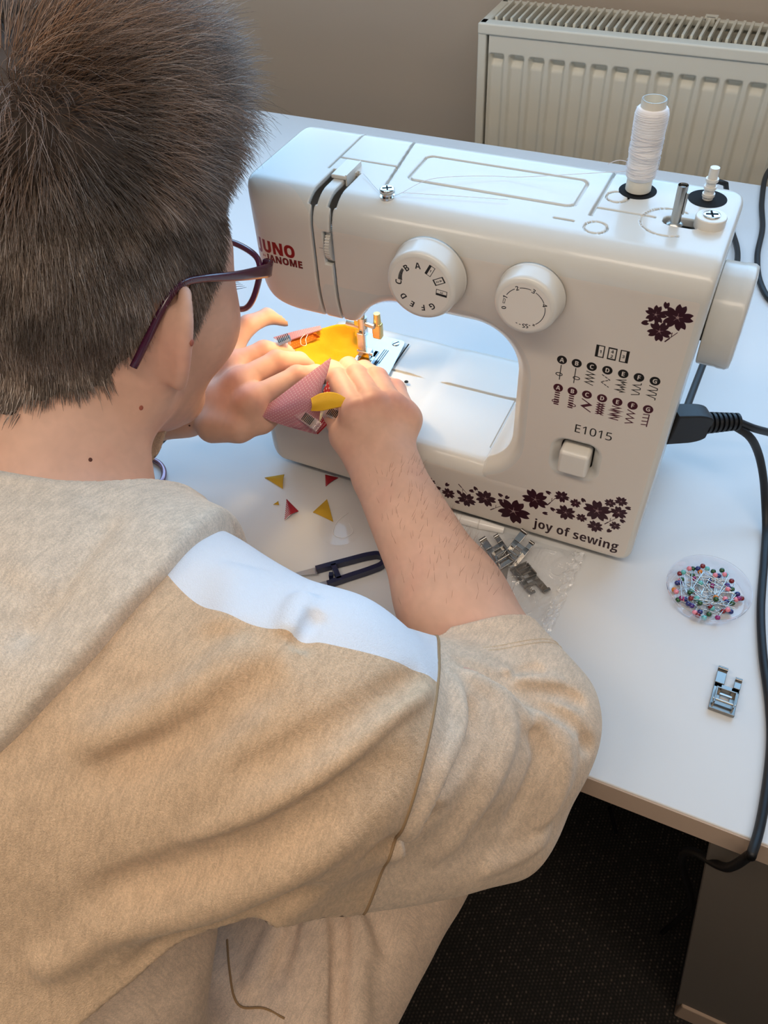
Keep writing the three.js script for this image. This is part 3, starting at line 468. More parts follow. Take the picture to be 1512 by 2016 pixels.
function headField() {
  const E = (r, u, b, rx, ry, rz) => { const m = min(rx, ry, rz); return (x, y, z) => { const i = (x - r) / rx, j = (y - u) / ry, k = (z - b) / rz; return (sqrt(i * i + j * j + k * k) - 1) * m; }; };
  const C = (a, b, ra, rb) => cone(V(...a), V(...b), ra, rb);
  const skull = E(0, 0.042, 0.012, 0.0755, 0.090, 0.098), face = E(0, -0.022, -0.042, 0.060, 0.086, 0.060), brow = E(0, 0.03, -0.056, 0.056, 0.043, 0.046), cheek = E(0.040, -0.018, -0.058, 0.030, 0.034, 0.036), jaw = C([0.052, -0.048, 0.006], [0.014, -0.094, -0.076], 0.017, 0.016), mand = C([0.057, -0.005, 0.008], [0.052, -0.048, 0.006], 0.018, 0.018), chin = E(0, -0.094, -0.084, 0.02, 0.016, 0.016);
  const nose = C([0, 0.016, -0.098], [0, -0.024, -0.114], 0.008, 0.0105), ala = E(0.011, -0.026, -0.104, 0.008, 0.007, 0.009), socket = E(0.032, 0.012, -0.110, 0.016, 0.010, 0.014), lipU = E(0, -0.052, -0.098, 0.022, 0.006, 0.009), lipL = E(0, -0.062, -0.097, 0.018, 0.006, 0.009), lid = E(0.032, 0.012, -0.088, 0.014, 0.0125, 0.012);
  // ear: a shallow cup that stands out from the head, its rim a chain of capsules
  const er = (t) => { const a = t * PI / 180, u = 0.031 * cos(a) + 0.001, w = 0.0165 * sin(a) + 0.006; return [0.0705 + max(0, w + 0.012) * 0.72, u, max(-0.004, w * 0.62 - 0.001)]; };
  const rim = []; for (let a = -40; a < 150; a += 8) rim.push(C(er(a), er(a + 8), 0.0039, 0.0039));
  const lobe = E(0.0745, -0.030, -0.001, 0.0055, 0.0095, 0.0085), shell = [0.019, 0.010, 0.001, -0.008, -0.017, -0.023].map((u) => C([0.0705, u * 0.85, 0.005], [0.083 - 0.007 * sstep(0, -0.024, u), u, 0.0095 - 0.004 * sstep(0, -0.024, u)], 0.009, 0.004)), tragus = E(0.072, -0.004, -0.011, 0.005, 0.008, 0.004);
  const rims = (x, y, z) => { let d = 1; for (const f of rim) d = min(d, f(x, y, z)); return d; }, cup = union(shell, 0.02);
  return (px, py, pz) => {
    const dx = px - HC.x, dy = py - HC.y, dz = pz - HC.z, sx = dx * HR.x + dy * HR.y + dz * HR.z, y = dx * HU.x + dy * HU.y + dz * HU.z, z = dx * HB.x + dy * HB.y + dz * HB.z, x = abs(sx);
    let d = smin(skull(x, y, z), face(x, y, z), 0.03); d = smin(d, brow(x, y, z), 0.02);
    if (d > 0.09) return d - 0.035;
    d = smin(d, cheek(x, y, z), 0.022); d = smin(d, jaw(x, y, z), 0.03); d = smin(d, mand(x, y, z), 0.022); d = smin(d, chin(x, y, z), 0.02);
    if (z < -0.06) { d = smax(d, -socket(x, y, z), 0.012); d = smin(d, lid(x, y, z), 0.003); d = smin(d, nose(x, y, z), 0.009); d = smin(d, ala(x, y, z), 0.005); d = smin(d, lipU(x, y, z), 0.005); d = smin(d, lipL(x, y, z), 0.004); }
    if (x > 0.045 && abs(y) < 0.06) { const e = smin(smin(rims(x, y, z), cup(x, y, z), 0.01), lobe(x, y, z), 0.008); d = smin(d, e, 0.006); d = smin(d, tragus(x, y, z), 0.004); }
    return d;
  };
}
const headF = headField();
// hands: wrist, knuckles and finger joints from the little finger's side to the index, then the thumb
function handField(wrist, mcp, pip, dip, tip, thumb, s = 1) {
  const palm = [], fingers = [], rp = [0.0088, 0.0096, 0.010, 0.0098];
  mcp.forEach((m, i) => palm.push(cone(wrist.clone().lerp(m, 0.08).add(V(0, -0.003, 0)), m.clone().add(V(0, -0.005, 0)), 0.0155, 0.0108 * s)));
  for (let i = 0; i < 3; i++) palm.push(cone(mcp[i].clone().add(V(0, -0.006, 0)), mcp[i + 1].clone().add(V(0, -0.006, 0)), 0.0095 * s, 0.0095 * s));
  const P = union(palm, 0.012);
  mcp.forEach((m, i) => fingers.push(union([cone(m.clone().add(V(0, -0.001, 0)), pip[i], (rp[i] + 0.0006) * s, rp[i] * s), cone(pip[i], dip[i], (rp[i] + 0.0001) * s, (rp[i] - 0.0014) * s), cone(dip[i], tip[i], (rp[i] - 0.0014) * s, (rp[i] - 0.0026) * s)], 0.004)));
  const T = union([cone(thumb[0], thumb[1], 0.0155 * s, 0.0125 * s), cone(thumb[1], thumb[2], 0.0118 * s, 0.0105 * s), cone(thumb[2], thumb[3], 0.0106 * s, 0.0080 * s)], 0.006), c = wrist.clone().lerp(mcp[1], 0.7);
  return (x, y, z) => {
    const far = hypot(x - c.x, y - c.y, z - c.z); if (far > 0.17) return far - 0.12;
    let d = fingers[0](x, y, z); for (let i = 1; i < 4; i++) d = smin(d, fingers[i](x, y, z), 0.0016);
    d = smin(d, P(x, y, z), 0.0075); return smin(d, T(x, y, z), 0.009);
  };
}
const Hr = {
  mcp: [onY(800, 818, 0.104), onY(772, 800, 0.113), onY(738, 800, 0.119), onY(700, 810, 0.117)],
  pip: [onY(778, 768, 0.098), onY(742, 746, 0.104), onY(702, 742, 0.105), onY(666, 748, 0.103)],
  dip: [onY(752, 752, 0.083), onY(716, 728, 0.086), onY(686, 722, 0.087), onY(652, 728, 0.087)],
  tip: [onY(742, 752, 0.077), onY(706, 730, 0.0775), onY(680, 726, 0.0775), onY(650, 734, 0.0775)],
  thumb: [onY(712, 900, 0.088), onY(680, 860, 0.094), onY(664, 822, 0.094), onY(660, 790, 0.092)],
};
const Hl = {
  mcp: [onY(452, 690, 0.100), onY(455, 716, 0.110), onY(468, 750, 0.114), onY(492, 786, 0.110)],
  pip: [onY(488, 640, 0.112), onY(520, 692, 0.108), onY(545, 712, 0.110), onY(585, 742, 0.106)],
  dip: [onY(528, 622, 0.111), onY(556, 694, 0.100), onY(588, 712, 0.098), onY(622, 737, 0.094)],
  tip: [onY(562, 630, 0.106), onY(584, 702, 0.090), onY(606, 722, 0.088), onY(634, 742, 0.086)],
  thumb: [onY(420, 838, 0.085), onY(470, 842, 0.088), onY(515, 828, 0.090), onY(548, 812, 0.088)],
};
const handR = handField(J.wrR, Hr.mcp, Hr.pip, Hr.dip, Hr.tip, Hr.thumb), handL = handField(J.wrL, Hl.mcp, Hl.pip, Hl.dip, Hl.tip, Hl.thumb, 0.98);
const armAxis = (a, b) => b.clone().sub(a).cross(V(0, 1, 0)).normalize();
const armR = union([cone(J.shR, J.elR, 0.047, 0.038), flatCone(J.elR.clone().add(V(0.008, 0, -0.006)), J.wrR.clone().lerp(J.elR, 0.55).add(V(0.003, 0, 0.002)), armAxis(J.elR, J.wrR), 0.043, 0.038, 0.0365, 0.036), flatCone(J.wrR.clone().lerp(J.elR, 0.55).add(V(0.003, 0, 0.002)), J.wrR, armAxis(J.elR, J.wrR), 0.0365, 0.036, 0.0285, 0.0215)], 0.02);
const armL = union([cone(J.shL, J.elL, 0.05, 0.043), flatCone(J.elL, J.wrL, armAxis(J.elL, J.wrL), 0.042, 0.039, 0.0275, 0.021)], 0.02);
const torsoCore = union([cone(J.yoke, J.shR, 0.042, 0.045), cone(J.yoke, J.shL, 0.042, 0.045), flatCone(J.chest, J.waist, V(1, 0, 0), 0.14, 0.085, 0.125, 0.085), flatCone(J.waist, J.hip, V(1, 0, 0), 0.125, 0.085, 0.14, 0.095)], 0.06);
const neckF = union([flatCone(hp(0.004, -0.045, 0.024), J.neck, HR, 0.051, 0.060, 0.047, 0.055), cone(hp(0.045, -0.05, 0.035), V(0.036, 0.15, 0.2), 0.016, 0.014), cone(J.neck.clone().add(V(0, -0.012, 0.015)), J.shR.clone().lerp(J.neck, 0.45), 0.032, 0.03), cone(J.neck.clone().add(V(0, -0.012, 0.015)), J.shL.clone().lerp(J.neck, 0.45), 0.036, 0.034)], 0.03);
const bodyF = (x, y, z) => {
  let d = smin(headF(x, y, z), neckF(x, y, z), 0.022); d = smin(d, torsoCore(x, y, z), 0.04);
  const a = smin(armR(x, y, z), handR(x, y, z), 0.014), b = smin(armL(x, y, z), handL(x, y, z), 0.014); return min(smin(d, a, 0.01), b);
};
const person = thing('person', 'person with short brown hair in a beige shirt bent over the sewing machine', 'person', [J.hip.x, FLOOR, J.hip.z]);
const mine = (g) => g.translate(-J.hip.x, -FLOOR, -J.hip.z);
const skinBase = [0.72, 0.435, 0.315];
const spots = [];   // blush: knuckles, ear
for (const p of [...Hr.mcp, ...Hl.mcp, ...Hr.pip, ...Hl.pip]) spots.push([p.clone().add(V(0, 0.008, 0)), 0.011, 0.5]);
spots.push([hp(0.09, 0, 0.01), 0.022, 0.45], [hp(0.05, -0.03, -0.08), 0.03, 0.25]);
const mSkin = phys({ vertexColors: true, roughness: 0.52, specularIntensity: 0.45, sheen: 0.25, sheenRoughness: 0.6, sheenColor: new THREE.Color(0.9, 0.5, 0.35) });
const skinColor = (x, y, z) => {
  let red = 0; for (const [p, r, k] of spots) { const d = (x - p.x) ** 2 + (y - p.y) ** 2 + (z - p.z) ** 2; if (d < 6 * r * r) red += k * exp(-d / (r * r)); }
  const n = 0.05 * noise(x * 90, y * 90, z * 90) + 0.05 * noise(x * 320, y * 320, z * 320); red = min(1, red) + 0.25 * max(0, noise(x * 60 + 9, y * 60, z * 60) - 0.1);
  return [skinBase[0] * (1 + n - 0.04 * red), skinBase[1] * (1 + n - 0.36 * red), skinBase[2] * (1 + n - 0.36 * red)];
};
{
  const m = surface(bodyF, [-0.32, -0.34, -0.08], [0.42, 0.42, 0.62], 0.0025);
  part('body', mine(geo(m, { color: skinColor })), mSkin, person);
}

// clothes: a loose shirt with a white shoulder panel, turned-down collar and elbow-length sleeves, over trousers of the same cloth
const zp = (list) => list.map(([a, b]) => [a / 1.68, 900 + b / 1.68]), zs = (list) => list.map(([a, b]) => [300 + a / 1.68, 980 + b / 1.68]);   // measured on two enlargements
const cuffEnd = J.elR.clone().lerp(J.wrR, 0.24), foreDir = J.wrR.clone().sub(J.elR).normalize(), sag = V(0, -0.016, 0.006);
const foreSleeve = flatCone(J.elR.clone().add(V(0.004, -0.002, 0)), cuffEnd, armAxis(J.elR, J.wrR), 0.052, 0.046, 0.0475, 0.0425), cuffAt = (x, y, z) => (x - cuffEnd.x) * foreDir.x + (y - cuffEnd.y) * foreDir.y + (z - cuffEnd.z) * foreDir.z, foreZone = cone(J.elR, J.wrR, 0.068, 0.065);
const shirtBase = (() => {
  const sh = [cone(J.yoke, J.shR, 0.045, 0.054), cone(J.yoke, J.shL, 0.045, 0.054),
    flatCone(J.chest, J.waist, V(1, 0, 0.1), 0.168, 0.108, 0.143, 0.105), flatCone(J.waist, V(0.0, -0.21, 0.5), V(1, 0, 0), 0.143, 0.105, 0.14, 0.115)];
  const trunk = union(sh, 0.07), up = union([cone(J.shR.clone().add(V(0.0, -0.012, 0)), J.elR.clone().add(sag), 0.062, 0.055), (x, y, z) => smax(foreSleeve(x, y, z), cuffAt(x, y, z), 0.004)], 0.03);
  const armHang = cone(J.shR.clone().add(V(-0.02, -0.075, 0.04)), J.elR.clone().add(V(0.012, -0.066, 0.04)), 0.055, 0.04), left = cone(J.shL, J.elL, 0.064, 0.058);
  return (x, y, z) => { let d = smin(trunk(x, y, z), smin(up(x, y, z), armHang(x, y, z), 0.04), 0.035); d = smin(d, left(x, y, z), 0.03); const u = smin(neckF(x, y, z), torsoCore(x, y, z), 0.04) - 0.0135; d = smin(d, u, 0.03); return d; };
})();
function foldSet(field, defs) {                                        // ridges (+) and valleys (-) drawn along lines of the surface
  const F = [];
  for (const [pts, h, w] of defs) {
    const q = pts.map(([a, b]) => march(field, a, b)).filter(Boolean); if (q.length < 2) continue;
    const curve = new THREE.CatmullRomCurve3(q).getPoints(q.length * 4), c = new THREE.Box3().setFromPoints(curve).getBoundingSphere(new THREE.Sphere());
    F.push({ curve, h: h * 1.7, w: w * 0.72, c: c.center, r: c.radius + 3 * w });
  }
  return (x, y, z) => {
    let s = 0;
    for (const f of F) {
      if ((x - f.c.x) ** 2 + (y - f.c.y) ** 2 + (z - f.c.z) ** 2 > f.r * f.r) continue;
      let best = 1, bt = 0; const n = f.curve.length - 1;
      for (let i = 0; i < n; i++) { const a = f.curve[i], b = f.curve[i + 1], ux = b.x - a.x, uy = b.y - a.y, uz = b.z - a.z, px = x - a.x, py = y - a.y, pz = z - a.z, t = clamp((px * ux + py * uy + pz * uz) / (ux * ux + uy * uy + uz * uz + 1e-12)), d = (px - ux * t) ** 2 + (py - uy * t) ** 2 + (pz - uz * t) ** 2; if (d < best) { best = d; bt = (i + t) / n; } }
      const e = sstep(0, 0.2, bt) * sstep(1, 0.75, bt);
      s += f.h * e * exp(-best / (f.w * f.w));
    }
    return s;
  };
}
const folds = foldSet(shirtBase, [
  [zp([[860, 590], [700, 740], [540, 840], [380, 910], [200, 980]]), 0.006, 0.012], [zp([[960, 680], [720, 850], [470, 985], [240, 1085]]), -0.006, 0.013],
  [zp([[1450, 750], [1300, 850], [1060, 1050], [800, 1185], [560, 1290]]), 0.0045, 0.007], [zp([[1400, 950], [1150, 1125], [850, 1285], [500, 1400], [200, 1470]]), -0.0055, 0.014],
  [zp([[1420, 700], [1200, 840], [950, 980], [700, 1100]]), -0.004, 0.009], [zp([[1230, 1190], [900, 1390], [600, 1500], [300, 1590]]), 0.005, 0.014], [zp([[1090, 1400], [850, 1530], [640, 1600], [380, 1720]]), -0.006, 0.013], [zp([[400, 1500], [250, 1620], [80, 1720]]), 0.004, 0.014],
  [[[606, 1170], [580, 1215], [568, 1262]], 0.0055, 0.008], [[[628, 1205], [600, 1245], [588, 1285]], -0.005, 0.006], [[[470, 1110], [455, 1190], [440, 1260]], 0.003, 0.016],
  [zs([[985, 560], [1015, 740], [950, 900], [870, 1080], [800, 1250]]), 0.006, 0.008], [zs([[1060, 640], [1035, 850], [920, 1030], [840, 1200]]), -0.006, 0.009], [zs([[1110, 600], [1170, 760], [1110, 950], [1000, 1120], [930, 1240]]), 0.005, 0.014],
  [zs([[1220, 690], [1285, 850], [1255, 950], [1160, 1140]]), -0.005, 0.008], [zs([[1310, 700], [1360, 860], [1330, 1000], [1260, 1120]]), 0.004, 0.011], [zs([[1250, 660], [1380, 760], [1460, 850]]), -0.005, 0.007], [zs([[1150, 600], [1230, 575], [1300, 560]]), -0.0045, 0.005], [zs([[1190, 645], [1330, 645], [1440, 690]]), -0.006, 0.006], [zs([[1150, 570], [1250, 600], [1370, 610]]), 0.004, 0.006], [zs([[1240, 700], [1340, 740], [1440, 830]]), 0.005, 0.007],
  [[[880, 1290], [955, 1322], [1010, 1358], [1085, 1400], [1150, 1450]], -0.006, 0.008], [[[900, 1320], [960, 1350], [1020, 1400], [1090, 1470]], 0.0045, 0.009], [zs([[700, 1180], [850, 1130], [960, 1000]]), -0.004, 0.012], [zs([[1060, 1240], [1200, 1180], [1330, 1090]]), 0.003, 0.012],
]);
const wob = (x, y, z) => 0.0022 * noise(x * 14 + 3, y * 14, z * 14) + 0.0012 * noise(x * 34, y * 34 + 5, z * 34);
const neckPt = march(bodyF, 150, 968), neckP2 = march(bodyF, 264, 1000), neckTube = flatCone(hp(0, 0.02, 0.0), J.neck.clone().addScaledVector(hp(0, -0.045, 0.03).sub(J.neck), -0.8), HR, 0.068, 0.076, 0.068, 0.074);
const neckDir = (() => { const e = neckP2.clone().sub(neckPt).normalize(), n = hp(0, -0.045, 0.03).sub(J.neck).normalize(); return n.addScaledVector(e, -n.dot(e)).normalize(); })();
const neckPl = (x, y, z) => (x - neckPt.x) * neckDir.x + (y - neckPt.y) * neckDir.y + (z - neckPt.z) * neckDir.z;   // positive on the head's side of the neckline
const h1 = march(shirtBase, 470, 1842), h2 = march(shirtBase, 170, 2016), hm = h1.clone().lerp(h2, 0.5), hemPl = (() => { const e = h2.clone().sub(h1), n = e.cross(normalAt(shirtBase, hm)).normalize(); if (n.y > 0) n.negate(); return (x, y, z) => (x - h1.x) * n.x + (y - h1.y) * n.y + (z - h1.z) * n.z; })();   // positive below the hem
const shirtF = (x, y, z) => { let d = shirtBase(x, y, z); if (abs(d) < 0.03) { d -= folds(x, y, z) + wob(x, y, z); d = smax(d, -smax(neckTube(x, y, z), -neckPl(x, y, z), 0.004), 0.005); if (x < 0.3 && y < 0.12) d = smax(d, hemPl(x, y, z) - 0.25 * sstep(0.23, 0.33, x), 0.006); } return d; };
const planeOf = (a, b, c) => { const n = b.clone().sub(a).cross(c.clone().sub(a)).normalize(), k = n.dot(a); return (x, y, z) => n.x * x + n.y * y + n.z * z - k; };
const on = (px, py) => march(shirtBase, px, py);
const sideOf = (f, p) => (f(p.x, p.y, p.z) > 0 ? f : (x, y, z) => -f(x, y, z));     // positive on p's side
const y1 = on(325, 1130), y2 = on(860, 1335), ym = on(545, 1245);
const bent = (a, m, b) => {                                            // a cut that runs from a to b over the cloth and bows through m
  const e = b.clone().sub(a), L = e.length(), w = e.clone().normalize().cross(normalAt(shirtBase, m)).normalize(), sOf = (x, y, z) => clamp(((x - a.x) * e.x + (y - a.y) * e.y + (z - a.z) * e.z) / (L * L), -0.3, 1.3), of = (x, y, z) => (x - a.x) * w.x + (y - a.y) * w.y + (z - a.z) * w.z, sm = sOf(m.x, m.y, m.z), c = of(m.x, m.y, m.z) / (sm * (1 - sm));
  return (x, y, z) => { const q = sOf(x, y, z); return of(x, y, z) - c * q * (1 - q); };
};
const yoke = sideOf(bent(y1, ym, y2), on(500, 1150));
const sa = on(864, 1338), sb = on(838, 1480), sc2 = on(745, 1735) ?? on(760, 1700);
const armhole0 = sideOf(planeOf(sa, sb, sc2), J.elR), armhole = (x, y, z) => (x > 0.12 ? armhole0(x, y, z) : -1);
const k1 = on(385, 1075), k2 = on(20, 1465), km = on(190, 1290);
const collarPlane = sideOf(bent(k1, km, k2), on(150, 1150));
const collarFolds = foldSet(shirtBase, [[[[300, 1080], [230, 1190], [130, 1320], [20, 1440]], 0.005, 0.012], [[[335, 1110], [250, 1215], [160, 1310]], -0.003, 0.006], [[[180, 1010], [110, 1100], [30, 1180]], 0.004, 0.016], [[[260, 1040], [190, 1110], [100, 1220], [0, 1330]], -0.004, 0.014]]);
const collarF = (x, y, z) => {
  let d = shirtBase(x, y, z); if (abs(d) > 0.05) return d;
  const n = neckPl(x, y, z) + 0.003, lift = 0.0095 + 0.002 * exp(-max(0, -n) / 0.03);
  d -= lift + collarFolds(x, y, z) + wob(x, y, z) * 1.3; d = smax(d, -collarPlane(x, y, z) + 0.003 * noise(x * 25, y * 25, z * 25), 0.007); return smax(d, -smax(neckTube(x, y, z) - 0.01, -n, 0.004), 0.006);
};
const heather = texture(512, 512, (u, v) => { const n = 0.92 + 0.045 * tnoise(u, v, 256, 11) + 0.05 * tnoise(u * 1, v, 128, 12) + 0.04 * (tnoise(u, v * 0.25, 64, 13)) + 0.025 * tnoise(u, v, 10, 14); const c = min(255, 255 * n); return [c, c, c]; });
const nap = texture(256, 256, (u, v) => { const c = 128 + 90 * tnoise(u, v, 128, 21) + 30 * tnoise(u, v, 40, 22); return [c, c, c]; }, false);
const cloth = (hex, sheen = 0.5) => phys({ color: hex, map: heather, roughness: 0.95, bumpMap: rep(nap, 2), bumpScale: 0.0003, sheen, sheenRoughness: 0.5, sheenColor: new THREE.Color(1, 0.93, 0.82) });
const mBeige = cloth(0xe5c3a0), mSleeve = cloth(0xf0d4b8), mCream = cloth(0xecd8c2), mPanel = phys({ color: 0xe6e5e8, roughness: 0.95, bumpMap: rep(nap, 2), bumpScale: 0.0003, sheen: 0.3, sheenRoughness: 0.5 }), mTrouser = cloth(0xf0d3b9);
{
  const m = surface(shirtF, [-0.33, -0.36, 0.0], [0.42, 0.3, 0.64], 0.003), [trunk, sleeve] = cut(m, armhole), [back, front] = cut(trunk, yoke);
  const cuffCut = (x, y, z) => (foreZone(x, y, z) < 0 ? cuffAt(x, y, z) + 0.026 : -1), [slv, cuff] = cut(sleeve, cuffCut);
  const s = tag(part('shirt', mine(geo(back, { uv: 0.07 })), mBeige, person), 'loose heathered beige shirt back');
  tag(part('shoulder_panel', mine(geo(front, { uv: 0.07 })), mPanel, s), 'white shoulder panel');
  part('sleeve', mine(geo(slv, { uv: 0.07 })), mSleeve, s); part('cuff', mine(geo(cuff, { uv: 0.07 })), mSleeve, s);
  tag(part('collar', mine(geo(surface(collarF, [-0.3, -0.06, 0.1], [0.28, 0.34, 0.5], 0.003), { uv: 0.07 })), mCream, s), 'turned-down cream collar');
  // seams: a ring cast on the cloth round an axis
  const ring = (f, c, n, deg0, deg1, lift, steps = 90) => {
    const u = V(0, 1, 0).cross(n).normalize(), v = n.clone().cross(u), out = [];
    for (let i = 0; i <= steps; i++) { const a = mix(deg0, deg1, i / steps) * PI / 180, d = u.clone().multiplyScalar(cos(a)).addScaledVector(v, sin(a)); let lo = 0.0; for (let q = 0; q < 200 && lo < 0.16; q++) { const v = f(c.x + d.x * lo, c.y + d.y * lo, c.z + d.z * lo); if (v > -1e-4) break; lo += max(-v * 0.8, 2e-4); } out.push(c.clone().addScaledVector(d, lo + lift)); }
    return out;
  };
  const thread = std({ color: 0xd9c3a6, roughness: 0.9 }), st = [];
  for (const o of [-0.026, -0.023]) { const c = cuffEnd.clone().addScaledVector(foreDir, o), p = ring(shirtF, c, foreDir, 0, 360, 0.0001, 160).filter((q) => q.distanceTo(c) < 0.06); for (let i = 0; i < p.length - 1; i += 1) if (p[i].distanceTo(p[i + 1]) < 0.006) st.push(stick(p[i], p[i].clone().lerp(p[i + 1], 0.72), 0.00045, 0.00045, 4)); }
  part('stitching', mine(mergeAll(st)), thread, s);
  const nrm = V(armhole0(1, 0, 0) - armhole0(0, 0, 0), armhole0(0, 1, 0) - armhole0(0, 0, 0), armhole0(0, 0, 1) - armhole0(0, 0, 0)).normalize(), cc = sa.clone().lerp(sc2, 0.5), din = armhole0(J.shR.x, J.shR.y - 0.03, J.shR.z), ctr = J.shR.clone().add(V(0, -0.03, 0)).addScaledVector(nrm, -din);
  part('seam', mine(tube(ring(shirtF, ctr, nrm, 0, 360, -0.0002, 120), 0.0011, 240, 5)), std({ color: 0xa98a66, roughness: 1 }), s);
}
{
  const thighR = cone(J.hipR, J.knR, 0.098, 0.078), thighL = cone(J.hipL, J.knL, 0.098, 0.078), shinR = cone(J.knR, J.anR, 0.074, 0.06), shinL = cone(J.knL, J.anL, 0.074, 0.06), seat = flatCone(V(-0.06, -0.24, 0.5), V(0.15, -0.24, 0.5), V(0, 0, 1), 0.115, 0.11, 0.115, 0.11), waist = flatCone(V(0.03, -0.02, 0.425), V(0.04, -0.22, 0.5), V(1, 0, 0), 0.132, 0.096, 0.17, 0.12);
  const base = (x, y, z) => smax(min(smin(smin(smin(thighR(x, y, z), shinR(x, y, z), 0.03), seat(x, y, z), 0.03), waist(x, y, z), 0.05), smin(smin(thighL(x, y, z), shinL(x, y, z), 0.03), seat(x, y, z), 0.03)), -0.68 - y, 0.004);
  const tf = foldSet(base, [[[[655, 1740], [670, 1850], [664, 1950], [668, 2130]], -0.010, 0.008], [[[700, 1740], [712, 1850], [704, 1950], [712, 2130]], 0.0045, 0.016], [[[705, 1760], [740, 1820], [775, 1900]], -0.005, 0.008], [[[610, 1760], [622, 1880], [612, 2130]], 0.0045, 0.018], [[[560, 1800], [520, 1880], [480, 1980]], 0.004, 0.012], [[[600, 1770], [570, 1850], [540, 1960]], -0.004, 0.008]]);
  const f = (x, y, z) => { const d = smin(base(x, y, z), smax(torsoCore(x, y, z) - 0.0045, y - 0.09, 0.004), 0.01); return abs(d) < 0.03 ? d - tf(x, y, z) - wob(x, y, z) * 1.4 : d; };
  const t = tag(part('trousers', mine(geo(surface(f, [-0.26, -0.7, 0.0], [0.36, 0.1, 0.64], 0.0036), { uv: 0.07 })), mTrouser, person), 'pale beige trousers');
  const pk = [[447, 1850], [452, 1910], [462, 1965], [475, 1982], [520, 1985], [560, 2005]].map(([a, b]) => march(f, a, b)).filter(Boolean);
  if (pk.length > 2) part('pocket_seam', mine(tube(pk, 0.0009, 40, 5)), std({ color: 0x9a7a56, roughness: 1 }), t);
  for (const [n, a] of [[0, J.anR], [1, J.anL]]) { const sf = union([flatCone(V(a.x, FLOOR + 0.045, a.z + 0.02), V(a.x + (n ? -0.02 : 0.02), FLOOR + 0.03, a.z - 0.16), V(1, 0, 0), 0.042, 0.045, 0.045, 0.03), cone(V(a.x, FLOOR + 0.05, a.z + 0.01), V(a.x, -0.64, a.z), 0.045, 0.042)], 0.03); part('shoe', mine(geo(surface((x, y, z) => smax(sf(x, y, z), FLOOR + 0.001 - y, 0.004), [a.x - 0.1, FLOOR - 0.01, a.z - 0.24], [a.x + 0.1, -0.58, a.z + 0.1], 0.005))), std({ color: 0x2a2826, roughness: 0.7 }), person); }
}

// ---------- hair, glasses, bangle, watch ----------
const local = (x, y, z) => { const dx = x - HC.x, dy = y - HC.y, dz = z - HC.z; return [dx * HR.x + dy * HR.y + dz * HR.z, dx * HU.x + dy * HU.y + dz * HU.z, dx * HB.x + dy * HB.y + dz * HB.z]; };
const lerpTable = (t, x) => { if (x <= t[0][0]) return t[0][1]; for (let i = 1; i < t.length; i++) if (x < t[i][0]) return mix(t[i - 1][1], t[i][1], (x - t[i - 1][0]) / (t[i][0] - t[i - 1][0])); return t[t.length - 1][1]; };
const LINE = [[-0.11, 0.083], [-0.08, 0.072], [-0.055, 0.055], [-0.042, 0.034], [-0.026, 0.008], [-0.016, -0.004], [-0.009, 0.012], [-0.004, 0.034], [0.012, 0.036], [0.022, 0.022], [0.031, -0.014], [0.046, -0.027], [0.062, -0.032], [0.077, -0.037], [0.096, -0.047], [0.12, -0.056]];
const hairline = (r, u, b) => u - lerpTable(LINE, b) - 0.004 * noise(r * 120, u * 60, b * 120);     // positive where hair grows
